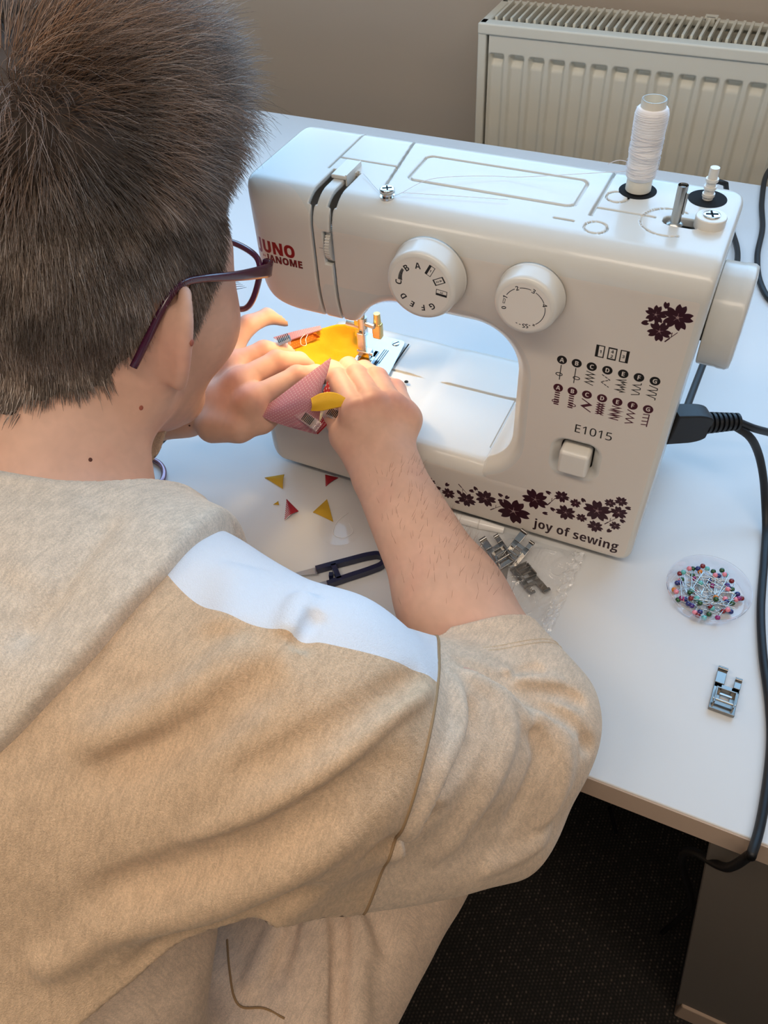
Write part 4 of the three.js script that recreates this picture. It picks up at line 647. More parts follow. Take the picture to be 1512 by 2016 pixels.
{
  const scalpF = (x, y, z) => smin(headF(x, y, z), neckF(x, y, z), 0.022);
  const thick = (r, u, b) => 0.0016 + 0.024 * sstep(0.07, 0.125, u) + 0.004 * sstep(0.02, 0.09, b) * sstep(-0.03, 0.04, u);
  const capF = (x, y, z) => { const h = scalpF(x, y, z); if (abs(h) > 0.05) return h; const [r, u, b] = local(x, y, z); if (abs(r) > 0.066 && abs(b - 0.006) < 0.02 && u < 0.042) return max(h, 0.001); return smax(h - thick(r, u, b) - 0.0005 * noise(x * 130, y * 60, z * 130), -hairline(r, u, b) * 0.6, 0.004); };
  const hair = tag(part('hair', mine(geo(surface(capF, [-0.15, 0.12, -0.02], [0.11, 0.42, 0.26], 0.0026))), std({ color: new THREE.Color(0.075, 0.053, 0.04), roughness: 0.75 }), person), 'short dark brown hair');
  // strands grown from the scalp
  const P = [], N = [], C = [], I = [], whorl = march(headF, 30, 235) ?? hp(0, 0.11, 0.07), W = local(whorl.x, whorl.y, whorl.z);
  const add = (p0, n, t, L, lift, droop, rad, seg, col, bend) => {
    const b0 = P.length / 3, side = n.clone().cross(t).normalize(); let p = p0.clone(), dir = t.clone().multiplyScalar(cos(lift)).addScaledVector(n, sin(lift)).normalize();
    for (let s = 0; s <= seg; s++) {
      const f = s / seg, r = rad * (1 - 0.75 * f * f), sd = side, up = dir.clone().cross(sd).normalize();
      for (let k = 0; k < 3; k++) { const a = k * 2.0944, q = sd.clone().multiplyScalar(cos(a)).addScaledVector(up, sin(a)); P.push(p.x + q.x * r, p.y + q.y * r, p.z + q.z * r); N.push(q.x, q.y, q.z); C.push(col[0], col[1], col[2]); }
      if (s < seg) { p.addScaledVector(dir, L / seg); dir.addScaledVector(n, -droop / seg).addScaledVector(side, bend / seg).normalize(); }
    }
    for (let s = 0; s < seg; s++) for (let k = 0; k < 3; k++) { const a = b0 + s * 3 + k, b = b0 + s * 3 + (k + 1) % 3; I.push(a, b, a + 3, b, b + 3, a + 3); }
  };
  let made = 0;
  for (let tries = 0; tries < 500000 && made < 60000; tries++) {
    const z = rr(-1, 1), a = rr(0, 2 * PI), q = sqrt(1 - z * z), d = HR.clone().multiplyScalar(q * cos(a)).addScaledVector(HB, q * sin(a)).addScaledVector(HU, z);
    const o = hp(0, 0.03, 0.005); let lo = 0.05; for (let i = 0; i < 60 && lo < 0.2; i++) { const v = scalpF(o.x + d.x * lo, o.y + d.y * lo, o.z + d.z * lo); if (v > -2e-4) break; lo += max(-v * 0.85, 4e-4); } if (lo >= 0.2) continue;
    const p = o.clone().addScaledVector(d, lo), [r, u, b] = local(p.x, p.y, p.z), h = hairline(r, u, b);
    if (h < -0.004 || rnd() > sstep(-0.004, 0.008, h) * 0.9 + 0.1) continue;
    if (abs(r) > 0.0785 || (abs(r) > 0.066 && abs(b - 0.006) < 0.019 && u < 0.04)) continue;
    if (r < -0.03 && rnd() < 0.3) continue;
    if (r > 0.05) { const tb = clamp((b - 0.002) / 0.0345), tu = mix(0.0375, -0.012, tb); if (b > -0.004 && b < 0.042 && abs(u - tu) < 0.011) continue; }
    const n = normalAt(scalpF, p, 0.003), long = sstep(0.074, 0.112, u - 0.12 * max(0, r - 0.03) + 0.01 * noise(r * 30, u * 30, b * 30)), clump = noise(r * 70 + 4, u * 70, b * 70), clump2 = noise(r * 38, u * 38 + 9, b * 38);
    const away = HR.clone().multiplyScalar(r - W[0]).addScaledVector(HU, u - W[1]).addScaledVector(HB, b - W[2]).normalize(), dwn = HU.clone().multiplyScalar(-1).addScaledVector(HB, -0.18 + 0.25 * sstep(0.03, 0.1, b));
    const fwd = HB.clone().multiplyScalar(-1).addScaledVector(HR, 0.35 * sign0(r)).addScaledVector(HU, 0.5);
    let t = away.multiplyScalar(0.6 + 0.6 * long).addScaledVector(dwn, 1.15 * (1 - long)).addScaledVector(fwd, 0.8 * long * sstep(0.03, -0.06, b));
    t.addScaledVector(HR, 0.55 * clump * (0.2 + long)).addScaledVector(HB, 0.55 * clump2 * (0.2 + long)).addScaledVector(HR, rr(-0.16, 0.16)).addScaledVector(HB, rr(-0.16, 0.16));
    t.addScaledVector(n, -t.dot(n)).normalize();
    const L = mix(rr(0.011, 0.02), rr(0.044, 0.076) * (1 + 0.2 * clump), long) * (1 - 0.45 * sstep(-0.045, -0.085, b)) * (1 - 0.6 * sstep(0.02, 0.06, r) * long) * (0.55 + 0.45 * sstep(0.0, 0.014, h)), front = sstep(-0.03, -0.085, b) * long, e = rnd();
    const lift = mix(rr(0.22, 0.42), 0.95 + 0.3 * clump2 + rr(-0.25, 0.25), long) - 0.25 * front, tone = (0.7 + 0.6 * rnd()) * (1 + 0.45 * clump + 0.3 * clump2);
    const base = e < 0.09 ? [0.6, 0.53, 0.48] : e < 0.48 ? [0.36, 0.285, 0.235] : [0.195, 0.145, 0.115], warm = long * sstep(-0.02, 0.05, b) * (clump2 > 0.0 ? 0.75 : 0.15) * (e < 0.6 ? 1 : 0.2), col = [mix(base[0], 0.42, warm * 0.6) * tone, mix(base[1], 0.19, warm * 0.55) * tone, mix(base[2], 0.06, warm * 0.5) * tone];
    add(p.addScaledVector(n, thick(r, u, b) * 0.95 - 0.0003), n, t, L, lift, mix(0.35, 1.15 + 0.4 * clump - 0.5 * front, long), rr(0.00016, 0.00026), long > 0.35 ? 6 : 2, col, rr(-0.35, 0.35) + 0.4 * clump * long);
    made++;
  }
  const g = new THREE.BufferGeometry(); g.setAttribute('position', new THREE.BufferAttribute(new Float32Array(P), 3)); g.setAttribute('normal', new THREE.BufferAttribute(new Float32Array(N), 3)); g.setAttribute('color', new THREE.BufferAttribute(new Float32Array(C), 3)); g.setIndex(I);
  part('hair_strands', mine(g), phys({ vertexColors: true, roughness: 0.36, specularIntensity: 1 }), hair).userData.kind = 'stuff';
  { // fine hairs on the right forearm
    const list = [], ax = J.wrR.clone().sub(J.elR).normalize(), sd = armAxis(J.elR, J.wrR), up = sd.clone().cross(ax).normalize(); if (up.y < 0) up.negate();
    for (let i = 0; i < 240; i++) {
      const c = J.elR.clone().lerp(J.wrR, rr(0.32, 0.98)), a = rr(-1.3, 1.3), d = up.clone().multiplyScalar(cos(a)).addScaledVector(sd, sin(a)); let t = 0.01; for (let q = 0; q < 40; q++) { const v = bodyF(c.x + d.x * t, c.y + d.y * t, c.z + d.z * t); if (v > -2e-4) break; t += -v * 0.9; }
      const p = c.addScaledVector(d, t), e = p.clone().addScaledVector(ax, rr(0.003, 0.007)).addScaledVector(sd, rr(0.001, 0.006)).addScaledVector(d, rr(0.0004, 0.0022)); list.push(stick(p, e, 0.0001, 0.00003, 3));
    }
    part('arm_hair', mine(mergeAll(list)), std({ color: 0x8c6247, roughness: 0.6 }), person).userData.kind = 'stuff';
  }
  // moles on the neck and cheek
  const mMole = std({ color: 0x5a2f22, roughness: 0.7 });
  for (const [px, py, r] of [[178, 905, 0.0013], [271, 986, 0.0015], [378, 675, 0.0022], [278, 803, 0.0016], [373, 838, 0.0009]]) { const p = march(bodyF, px, py); if (p) { const n = normalAt(bodyF, p); part('mole', new THREE.SphereGeometry(r, 12, 8).scale(1, 1, 0.35), r > 0.0015 ? std({ color: 0xa85d4a, roughness: 0.7 }) : mMole, person, [p.x - J.hip.x, p.y - FLOOR, p.z - J.hip.z]).quaternion.setFromUnitVectors(V(0, 0, 1), n); } }
  for (const s of [1, -1]) { const lash = []; for (let i = 0; i < 14; i++) { const t = i / 13, a = hp(s * mix(0.022, 0.047, t), 0.014 - 0.006 * (2 * t - 1) ** 2 - 0.002, -0.1 + 0.012 * t), e = hp(s * mix(0.02, 0.054, t), 0.009, -0.109 + 0.012 * t); lash.push(stick(a, e, 0.0003, 0.0001, 4)); }
  part('eyelashes', mine(mergeAll(lash)), std({ color: 0x140c08, roughness: 0.6 }), person).userData.kind = 'stuff'; }
}
function sign0(x) { return x < 0 ? -1 : 1; }
{
  const mF = phys({ color: 0x571a48, roughness: 0.22, clearcoat: 0.7, clearcoatRoughness: 0.1 }), mT = phys({ color: 0x451530, roughness: 0.2, clearcoat: 0.3, clearcoatRoughness: 0.2 }), mIn = phys({ color: 0x7a1a78, roughness: 0.25, clearcoat: 0.5 });
  const G = hp(0, 0.012, -0.112), gl = thing('glasses', 'dark plum plastic-framed glasses worn by the person', 'glasses', [G.x, G.y, G.z]), o = (g) => g.translate(-G.x, -G.y, -G.z);
  // in head axes: lens planes at b = -0.112, slightly wrapped
  const flat = (pts, w, h, closed) => {                                // swept bar of rectangular section along points given as [r, u, b]
    const c = new THREE.CatmullRomCurve3(pts.map((p) => V(...p)), closed, 'catmullrom', 0.5), n = closed ? 72 : 40, P = [], I = [];
    for (let i = 0; i <= n; i++) {
      const t = i / n, p = c.getPoint(t), d = c.getTangent(t), up = closed ? V(0, 0, 1) : V(0, 1, 0), s = d.clone().cross(up).normalize(), v = s.clone().cross(d), W = typeof w === 'function' ? w(t) : w, H = typeof h === 'function' ? h(t) : h;
      for (const [a, b] of [[-1, -0.55], [-0.55, -1], [0.55, -1], [1, -0.55], [1, 0.55], [0.55, 1], [-0.55, 1], [-1, 0.55]]) { const q = p.clone().addScaledVector(s, a * W / 2).addScaledVector(v, b * H / 2), x = hp(q.x, q.y, q.z); P.push(x.x, x.y, x.z); }
    }
    for (let i = 0; i < n; i++) for (let k = 0; k < 8; k++) { const a = i * 8 + k, b = i * 8 + (k + 1) % 8; I.push(a, b, a + 8, b, b + 8, a + 8); }
    if (!closed) for (const e of [0, n * 8]) for (let k = 1; k < 7; k++) I.push(e, e + k + (e ? 0 : 1), e + k + (e ? 1 : 0));
    const g = new THREE.BufferGeometry(); g.setAttribute('position', new THREE.BufferAttribute(new Float32Array(P), 3)); g.setIndex(I); g.computeVertexNormals(); return o(g);
  };
  for (const s of [1, -1]) {
    const lens = [[0.009, 0.020], [0.012, 0.029], [0.030, 0.0335], [0.052, 0.0335], [0.062, 0.029], [0.0635, 0.018], [0.059, 0.001], [0.050, -0.010], [0.034, -0.0135], [0.018, -0.009], [0.010, 0.004]].map(([r, u]) => [s * r, u, -0.109 + 0.010 * (r / 0.06) ** 2]);
    const rim = part('rim', flat(lens, 0.0042, 0.0036, true), mF, gl);
    const sh = poly(lens.map(([r, u]) => [r, u])), lg = new THREE.ShapeGeometry(sh, 8), lp = lg.attributes.position; for (let i = 0; i < lp.count; i++) { const r = lp.getX(i), x = hp(r, lp.getY(i), -0.109 + 0.010 * (r / 0.06) ** 2); lp.setXYZ(i, x.x, x.y, x.z); } lg.computeVertexNormals();
    part('lens', o(lg), phys({ color: 0xffffff, transmission: 1, roughness: 0, thickness: 0 }), gl);
    part('temple', flat([[s * 0.0665, 0.027, -0.105], [s * 0.0725, 0.028, -0.095], [s * 0.0765, 0.031, -0.06], [s * 0.0785, 0.036, -0.02], [s * 0.0805, 0.037, 0.002], [s * 0.0805, 0.029, 0.014], [s * 0.0795, 0.010, 0.026], [s * 0.0765, -0.012, 0.0365]], 0.0034, (t) => mix(0.0115, 0.0048, sstep(0, 0.45, t)), false), mT, gl);
    part('end_piece', o(box(0.007, 0.0125, 0.006, 0, 0, 0, 0.0015).applyMatrix4(new THREE.Matrix4().makeBasis(HR, HU, HB)).translate(...hp(s * 0.0655, 0.0265, -0.1035).toArray())), mT, gl);
  }
  part('bridge', flat([[-0.0105, 0.022, -0.1128], [-0.005, 0.0255, -0.115], [0.005, 0.0255, -0.115], [0.0105, 0.022, -0.1128]], 0.004, 0.004, false), mF, gl);
}
// bangle on the desk and bracelet on the far wrist
{ const c = onY(268, 938, 0.004); single('bangle', new THREE.TorusGeometry(0.0262, 0.0026, 16, 72).rotateX(PI / 2), phys({ color: 0x8d7480, roughness: 0.16, metalness: 0.85 }), 'shiny mauve metal ring lying on the desk beside the neck', 'bangle', [c.x, 0.0026, c.z]); }
{ const n = J.wrL.clone().sub(J.elL).normalize(), c = J.wrL.clone().lerp(J.elL, 0.13), b = thing('bracelet', 'narrow dark metal bracelet around the left wrist below the chin', 'bracelet', [c.x, c.y, c.z]), s = armAxis(J.elL, J.wrL);
  const links = []; for (let i = 0; i < 26; i++) { const a = i * 2 * PI / 26; links.push(box(0.0065, 0.0075, 0.003, 0, 0, 0, 0.0008).rotateX(0).translate(0, 0, 0.0245).rotateY(a).scale(1.2, 1, 0.98)); }
  const l = part('link_band', links, std({ color: 0x3c3a38, roughness: 0.3, metalness: 1 }), b); l.quaternion.setFromRotationMatrix(new THREE.Matrix4().makeBasis(s, n, s.clone().cross(n))); }

// ---------- things on the machine and the desk ----------
const dots = (bg, fg, n = 8, size = 0.2) => texture(256, 256, (u, v) => { const a = u * n, b = v * n, r = floor(b), c = (a + (r & 1) * 0.5) % 1 - 0.5, d = b - r - 0.5, k = sstep(size + 0.06, size - 0.06, hypot(c, d)), w = 0.92 + 0.08 * tnoise(u, v, 128, 31); return [0, 1, 2].map((i) => mix(bg[i], fg[i], k) * w); });
const weave = texture(256, 256, (u, v) => { const c = 128 + 50 * sin(u * 2 * PI * 64) + 50 * sin(v * 2 * PI * 64) + 20 * tnoise(u, v, 90, 41); return [c, c, c]; }, false);
const woven = (o) => std({ roughness: 0.9, bumpMap: rep(weave, 1), bumpScale: 0.0003, side: THREE.DoubleSide, ...o });
function sheet(rows, thick, uv = 0.03, n = 18, wave = 0) {                         // cloth lofted through rows of measured points, given a thickness
  const C = rows.map((r) => new THREE.CatmullRomCurve3(r)), P = [], U = [], I = [], m = 28, g = (i, j) => { const q = C.map((c) => c.getPoint(j / m)); return q.length === 2 ? q[0].clone().lerp(q[1], i / n) : new THREE.CatmullRomCurve3(q).getPoint(i / n); };
  const grid = []; for (let i = 0; i <= n; i++) for (let j = 0; j <= m; j++) { const q = g(i, j); if (wave) q.y += wave * (noise(q.x * 90 + q.z * 160, q.z * 60, 2) + 0.5 * noise(q.x * 200, q.z * 260, 5)); grid.push(q); }
  const at2 = (i, j) => grid[clamp(i, 0, n) * (m + 1) + clamp(j, 0, m)], nr = (i, j) => { const v = at2(i + 1, j).clone().sub(at2(i - 1, j)).cross(at2(i, j + 1).clone().sub(at2(i, j - 1))).normalize(); return v.y < 0 ? v.negate() : v; };
  for (const s of [0, 1]) for (let i = 0; i <= n; i++) for (let j = 0; j <= m; j++) { const p = at2(i, j).clone().addScaledVector(nr(i, j), s ? 0 : -thick); P.push(p.x, p.y, p.z); const a = rows[0][0], e1 = rows[0][rows[0].length - 1].clone().sub(a), e2 = rows[rows.length - 1][0].clone().sub(a), f = at2(i, j); U.push(j / m * e1.length() / uv, i / n * e2.length() / uv); }
  const K = (n + 1) * (m + 1), id = (s, i, j) => s * K + i * (m + 1) + j;
  for (let i = 0; i < n; i++) for (let j = 0; j < m; j++) for (const s of [0, 1]) { const [a, b, c, d] = [id(s, i, j), id(s, i, j + 1), id(s, i + 1, j), id(s, i + 1, j + 1)]; s ? I.push(a, c, b, b, c, d) : I.push(a, b, c, b, d, c); }
  for (let j = 0; j < m; j++) for (const i of [0, n]) I.push(id(0, i, j), id(1, i, j), id(0, i, j + 1), id(1, i, j), id(1, i, j + 1), id(0, i, j + 1));
  for (let i = 0; i < n; i++) for (const j of [0, m]) I.push(id(0, i, j), id(1, i, j), id(0, i + 1, j), id(1, i, j), id(1, i + 1, j), id(0, i + 1, j));
  const G = new THREE.BufferGeometry(); G.setAttribute('position', new THREE.BufferAttribute(new Float32Array(P), 3)); G.setAttribute('uv', new THREE.BufferAttribute(new Float32Array(U), 2)); G.setIndex(I); const flat2 = G.toNonIndexed(); G.computeVertexNormals(); return G;
}
const px = (list) => list.map(([a, b, h]) => onY(a, b, h));
{
  const base = onY(660, 700, 0.075), f = thing('fabric_pouch', 'yellow-lined fabric pouch with pink and red dotted outside under the needle', 'fabric', [base.x, base.y, base.z]), o = (g) => g.translate(-base.x, -base.y, -base.z);
  const yellow = woven({ color: 0xe9aa0c });
  const rowsY = [px([[572, 676, 0.101], [604, 657, 0.104], [645, 644, 0.103], [690, 640, 0.096], [716, 655, 0.080]]), px([[580, 690, 0.099], [618, 680, 0.094], [656, 668, 0.090], [696, 668, 0.083], [722, 684, 0.0755]]), px([[592, 706, 0.095], [628, 700, 0.086], [664, 694, 0.0805], [702, 698, 0.0762], [726, 706, 0.0746]]), px([[604, 722, 0.092], [636, 726, 0.083], [664, 722, 0.078], [696, 722, 0.0752], [718, 724, 0.0744]]), px([[618, 738, 0.090], [640, 752, 0.083], [664, 752, 0.078], [690, 746, 0.0752], [710, 738, 0.0744]])];
  tag(part('lining', o(sheet(rowsY, 0.0008, 0.03, 26, 0.0022)), yellow, f), 'plain yellow lining');
  const mPink = woven({ map: dots([222, 150, 162], [244, 214, 214], 7, 0.2) }), mRed = woven({ map: dots([190, 22, 34], [245, 225, 222], 6, 0.22) }), mOr = woven({ map: dots([226, 120, 20], [238, 158, 70], 6, 0.2) });
  tag(part('orange_dotted_fold', o(sheet([px([[566, 673, 0.104], [588, 661, 0.106], [622, 655, 0.106]]), px([[570, 690, 0.102], [594, 680, 0.101], [630, 664, 0.099]])], 0.0008, 0.016)), mOr, f), 'orange dotted fold');
  tag(part('pale_pink_dotted_edge', o(sheet([px([[538, 664, 0.104], [580, 652, 0.108], [630, 641, 0.108]]), px([[556, 676, 0.104], [588, 663, 0.108], [634, 648, 0.107]])], 0.0008, 0.016)), mPink, f), 'pink dotted edge behind');
  tag(part('pink_dotted_flap', o(sheet([px([[511, 808, 0.102], [560, 772, 0.112], [606, 737, 0.120], [651, 704, 0.126]]), px([[520, 822, 0.101], [562, 800, 0.112], [605, 775, 0.120], [646, 728, 0.124]]), px([[560, 838, 0.098], [592, 822, 0.108], [615, 800, 0.115], [634, 768, 0.119]]), px([[622, 855, 0.090], [627, 838, 0.096], [630, 815, 0.104], [634, 790, 0.110]])], 0.0009, 0.02)), mPink, f), 'pink dotted flap standing up in front');
  tag(part('red_dotted_binding', o(sheet([px([[624, 854, 0.090], [640, 838, 0.096], [655, 820, 0.098], [648, 745, 0.108]]), px([[616, 850, 0.088], [630, 830, 0.094], [640, 800, 0.100], [636, 768, 0.106]])], 0.001, 0.014)), mRed, f), 'red dotted binding');
  tag(part('yellow_seam_end', o(sheet([px([[612, 784, 0.120], [632, 774, 0.124], [660, 773, 0.126], [691, 790, 0.122]]), px([[614, 798, 0.119], [634, 794, 0.122], [662, 790, 0.124], [690, 793, 0.1215]]), px([[612, 809, 0.114], [630, 809, 0.117], [658, 803, 0.121], [688, 797, 0.121]])], 0.0012)), woven({ color: 0xecb928 }), f), 'loose yellow seam end');
  part('thread_loop', o(tube([onY(600, 658, 0.108), onY(592, 668, 0.112), onY(594, 679, 0.112), onY(602, 680, 0.111), onY(602, 668, 0.11), onY(606, 658, 0.107)], 0.00022, 60, 5)), std({ color: 0xf2ead8, roughness: 0.8 }), f);
  const clear = phys({ color: 0xffffff, transmission: 0.9, roughness: 0.06, thickness: 0 });
  const clip = (label, c, len, ang, tilt) => { const g = thing('sewing_clip', label, 'clip', [c.x, c.y, c.z]); g.rotation.set(tilt, ang, 0.15); part('clear_jaw', [box(len, 0.0022, 0.0085, 0, 0.002, 0, 0.0006), box(len, 0.0018, 0.0085, 0, -0.0028, 0, 0.0006)], clear, g); const w = []; for (let i = 0; i < 7; i++) w.push(stick(V(-0.003 + i * 0.0016, 0.0034, -0.0034), V(-0.003 + i * 0.0016 + 0.0004, 0.0034, 0.0034), 0.0004, 0.0004, 6)); part('spring', w, std({ color: 0x33302c, roughness: 0.4, metalness: 0.8 }), g); part('base_plate', box(0.012, 0.0006, 0.0075, 0.002, 0.0001, 0), mSteel, g); return g; };
  clip('clear clip with a striped spring on the front corner of the pink flap', onY(606, 826, 0.108), 0.024, -0.32, 0.5);
  clip('clear clip half hidden between the pouch and the right thumb', onY(655, 816, 0.104), 0.022, -0.2, 0.3);
  clip('clear clip with metal spring above the knuckles of the left hand', onY(556, 672, 0.112), 0.013, 0.7, 0.2);
}
{ // thread spool on its pin
  const b = SPOOL, s = thing('thread_spool', 'tall narrow spool of white thread standing on the spool pin', 'spool', [b.x, b.y, b.z]);
  part('core', lathe([[0.0072, 0], [0.0084, 0], [0.0078, 0.058], [0.0066, 0.058], [0.0066, 0.01], [0.0072, 0]], 40), std({ color: 0xe4dfd2, roughness: 0.5 }), s);
  const pts = []; for (let i = 0; i <= 120; i++) { const t = i / 120, e = min(t, 1 - t); pts.push([0.0098 + 0.0002 * sin(i * 2.4) - 0.0018 * exp(-e * 40) + 0.0003 * noise(i * 0.13, 0, 0) + 0.0005 * t, 0.0075 + 0.046 * t]); }
  part('thread', lathe([[0.0078, 0.0075], ...pts, [0.0078, 0.0535]], 48), std({ color: 0xf6f4f6, roughness: 0.75 }), s);
  const w = []; for (let i = 0; i < 16; i++) { const h = 0.011 + i * 0.0026, q = [], ph = i * 2.3; for (let k = 0; k <= 16; k++) { const a = ph + k * 0.36; q.push([0.01045 * cos(a), h + 0.003 * sin(k * 0.2 + i), 0.01045 * sin(a)]); } w.push(tube(q, 0.00013, 40, 4)); } part('crossing_thread', w, std({ color: 0xd9d6da, roughness: 0.8 }), s).userData.kind = 'stuff';
  const o = (g) => g.translate(-b.x, -b.y, -b.z), T = 0.2812;
  part('thread_tail', [o(tube([b.clone().add(V(-0.0098, 0.017, 0)), b.clone().add(V(-0.0155, 0.018, 0.002)), b.clone().add(V(-0.022, 0.015, 0.003))], 0.00022, 20, 5)), o(tube([b.clone().add(V(-0.0095, 0.012, 0.003)), V(0.2, T, -0.074), onY(985, 347, T), V(0.15, T + 0.0015, -0.05), SCREW.clone().add(V(0.002, 0.003, 0)), V(0.1, T, -0.045)], 0.0002, 120, 5)), o(tube([onY(1000, 393, T), onY(900, 386, T), onY(790, 379, T)], 0.00018, 60, 5))], std({ color: 0xe8e4ea, roughness: 0.8 }), s);
}
// dish of pins
{
  const c = onY(1390, 1172, 0), dish = thing('pin_dish', 'round clear plastic dish full of pearl-headed pins', 'dish', [c.x, 0, c.z]);
  part('bowl', lathe([[0, 0.0006], [0.0288, 0.0006], [0.0298, 0.0018], [0.0318, 0.0112], [0.0331, 0.0114], [0.0331, 0.0100], [0.0322, 0.0094], [0.0302, 0.0004], [0.0296, 0]], 72), phys({ color: 0xfdfdff, transmission: 1, specularIntensity: 0.9, roughness: 0.03, thickness: 0 }), dish);
  const kinds = [['dark green', 0x0d4a1c, 13], ['navy blue', 0x14206e, 11], ['turquoise', 0x63b9ba, 10], ['pink', 0xe8899b, 11], ['dark red', 0x7c0f1d, 9], ['magenta', 0x8d1268, 5], ['violet', 0x3d1a78, 3], ['orange', 0xd67a12, 3]], shaft = cyl(0.00033, 0.00033, 0.029, 6).rotateZ(PI / 2).translate(0.0145, 0, 0), bead = new THREE.SphereGeometry(0.00215, 14, 10);
  const used = new Set(), spot = (name, r, q) => {                       // where a head lies, as a clock face seen from the front
    const e = q.clone().sub(EYE), f = V(c.x, 0, c.z).sub(EYE), ix = e.dot(RIGHT) / -e.dot(BACK) - f.dot(RIGHT) / -f.dot(BACK), iy = e.dot(UPV) / -e.dot(BACK) - f.dot(UPV) / -f.dot(BACK), hour = ['twelve', 'one', 'two', 'three', 'four', 'five', 'six', 'seven', 'eight', 'nine', 'ten', 'eleven'][(Math.round(Math.atan2(ix, iy) * 6 / PI) + 12) % 12];
    return `${name} pearl pin head ${r > 0.0235 ? 'against the rim' : r > 0.02 ? 'just inside the rim' : r > 0.0145 ? 'midway in' : 'near the middle'} at ${hour} o'clock of the dish`;
  };
  const mPin = std({ color: 0xcfcdc8, roughness: 0.22, metalness: 1 }); let k = 0;
  for (const [name, hex, n] of kinds) {
    const m = phys({ color: hex, roughness: 0.25, clearcoat: 0.8, clearcoatRoughness: 0.1, sheen: 0.3 }); let first;
    for (let i = 0; i < n; i++) {
      const p = first ? first.clone() : thing('pin', 0, 0); let a, r, hx, hz, label, y;
      for (let t = 0; t < 40; t++) { a = (k + t * 5) * 2.39996 + rr(-0.2, 0.2); r = k % 3 === 0 ? rr(0.008, 0.02) : rr(0.02, 0.0268); hx = r * cos(a); hz = r * sin(a); y = 0.0029 + 0.0055 * rnd() * (1 - 0.35 * (r / 0.027)); label = spot(name, r, V(c.x + hx, y, c.z + hz)); if (!used.has(label)) break; }
      used.add(label);
      if (!first) { part('shaft', shaft, mPin, p); part('pearl_head', bead, m, p); first = p; } else { p.name = numbered('pin'); scene.add(p); }
      const want = a + PI + rr(-1.15, 1.15); let dir = want, tries = 0, ok = (d) => hypot(hx + 0.029 * cos(d), hz + 0.029 * sin(d)) < 0.0282; while (!ok(dir) && tries++ < 40) dir = a + PI + rr(-0.9, 0.9); if (!ok(dir)) dir = a + PI;
      p.position.set(c.x + hx, y, c.z + hz); p.rotation.set(0, -dir, Math.asin(clamp((rr(0.0016, 0.0085) - y) / 0.029, -0.2, 0.2)), 'YXZ');
      tag(p, label, 'pin', 'pearl-headed pins in the dish'); k++;
    }
  }
}
const mNickel = std({ color: 0x8f8c88, roughness: 0.2, metalness: 1 });
// presser feet: one loose on the desk, three in the bag
function makeFoot(name, label, long, m1 = mChrome, m2 = mSteel) {
  const f = thing(name, label, 'presser foot');
  part('sole', [box(0.0195, 0.0016, 0.010, 0, 0.0014, 0.0125, 0.0004), box(0.0062, 0.0016, 0.016, -0.0066, 0.0014, 0.000, 0.0004), box(0.0062, 0.0016, 0.016, 0.0066, 0.0014, 0.000, 0.0004), box(0.0195, 0.0016, 0.004, 0, 0.0014, -0.006, 0.0004), box(0.0074, 0.0015, long, -0.0061, 0.0022, -0.008 - long / 2, 0.0004), box(0.0052, 0.0015, long * 0.62, 0.0071, 0.0022, -0.008 - long * 0.31, 0.0004)], m1, f);
  part('toe', [stick(V(-0.0061 - 0.0037, 0.0036, -0.008 - long), V(-0.0061 + 0.0037, 0.0036, -0.008 - long), 0.0019, 0.0019, 14), stick(V(0.0045, 0.0034, -0.008 - long * 0.62), V(0.0097, 0.0034, -0.008 - long * 0.62), 0.0017, 0.0017, 14)], m1, f);
  part('upstand', [box(0.0012, 0.0065, 0.015, -0.0072, 0.0048, 0.006, 0.0003), box(0.0012, 0.0065, 0.015, 0.0072, 0.0048, 0.006, 0.0003), box(0.0144, 0.0055, 0.0012, 0, 0.0045, -0.0012, 0.0003), box(0.0195, 0.0034, 0.0012, 0, 0.0026, 0.0172, 0.0003)], m1, f);
  part('cross_pin', [stick(V(-0.0085, 0.0062, 0.0098), V(0.0085, 0.0062, 0.0098), 0.0011, 0.0011, 12), box(0.0095, 0.0012, 0.0018, 0, 0.0062, 0.004, 0.0003)], m2, f);
  return f;
}
{ const p = onY(1427, 1366, 0), f = makeFoot('presser_foot', 'shiny metal presser foot lying alone on the bare desk', 0.0135, mNickel); f.position.set(p.x, 0.0006, p.z + 0.002); f.rotation.y = -0.02; f.scale.setScalar(0.93); }
for (const [label, a, b, h, ry, rx, rz] of [['metal presser foot at the back left inside the clear bag', 982, 1088, 0.004, 0.9, 0.25, 0.1], ['bright metal presser foot with two plates at the top inside the clear bag', 1018, 1086, 0.006, -0.35, 0.5, 0.1], ['metal presser foot at the bottom inside the clear bag', 1040, 1142, 0.003, -2.2, 0.1, 0.15]]) { const p = onY(a, b, h), f = makeFoot('presser_foot', label, 0.012, mNickel, mNickel); f.position.set(p.x, h, p.z); f.rotation.set(rx, ry, rz); f.scale.setScalar(0.85); }
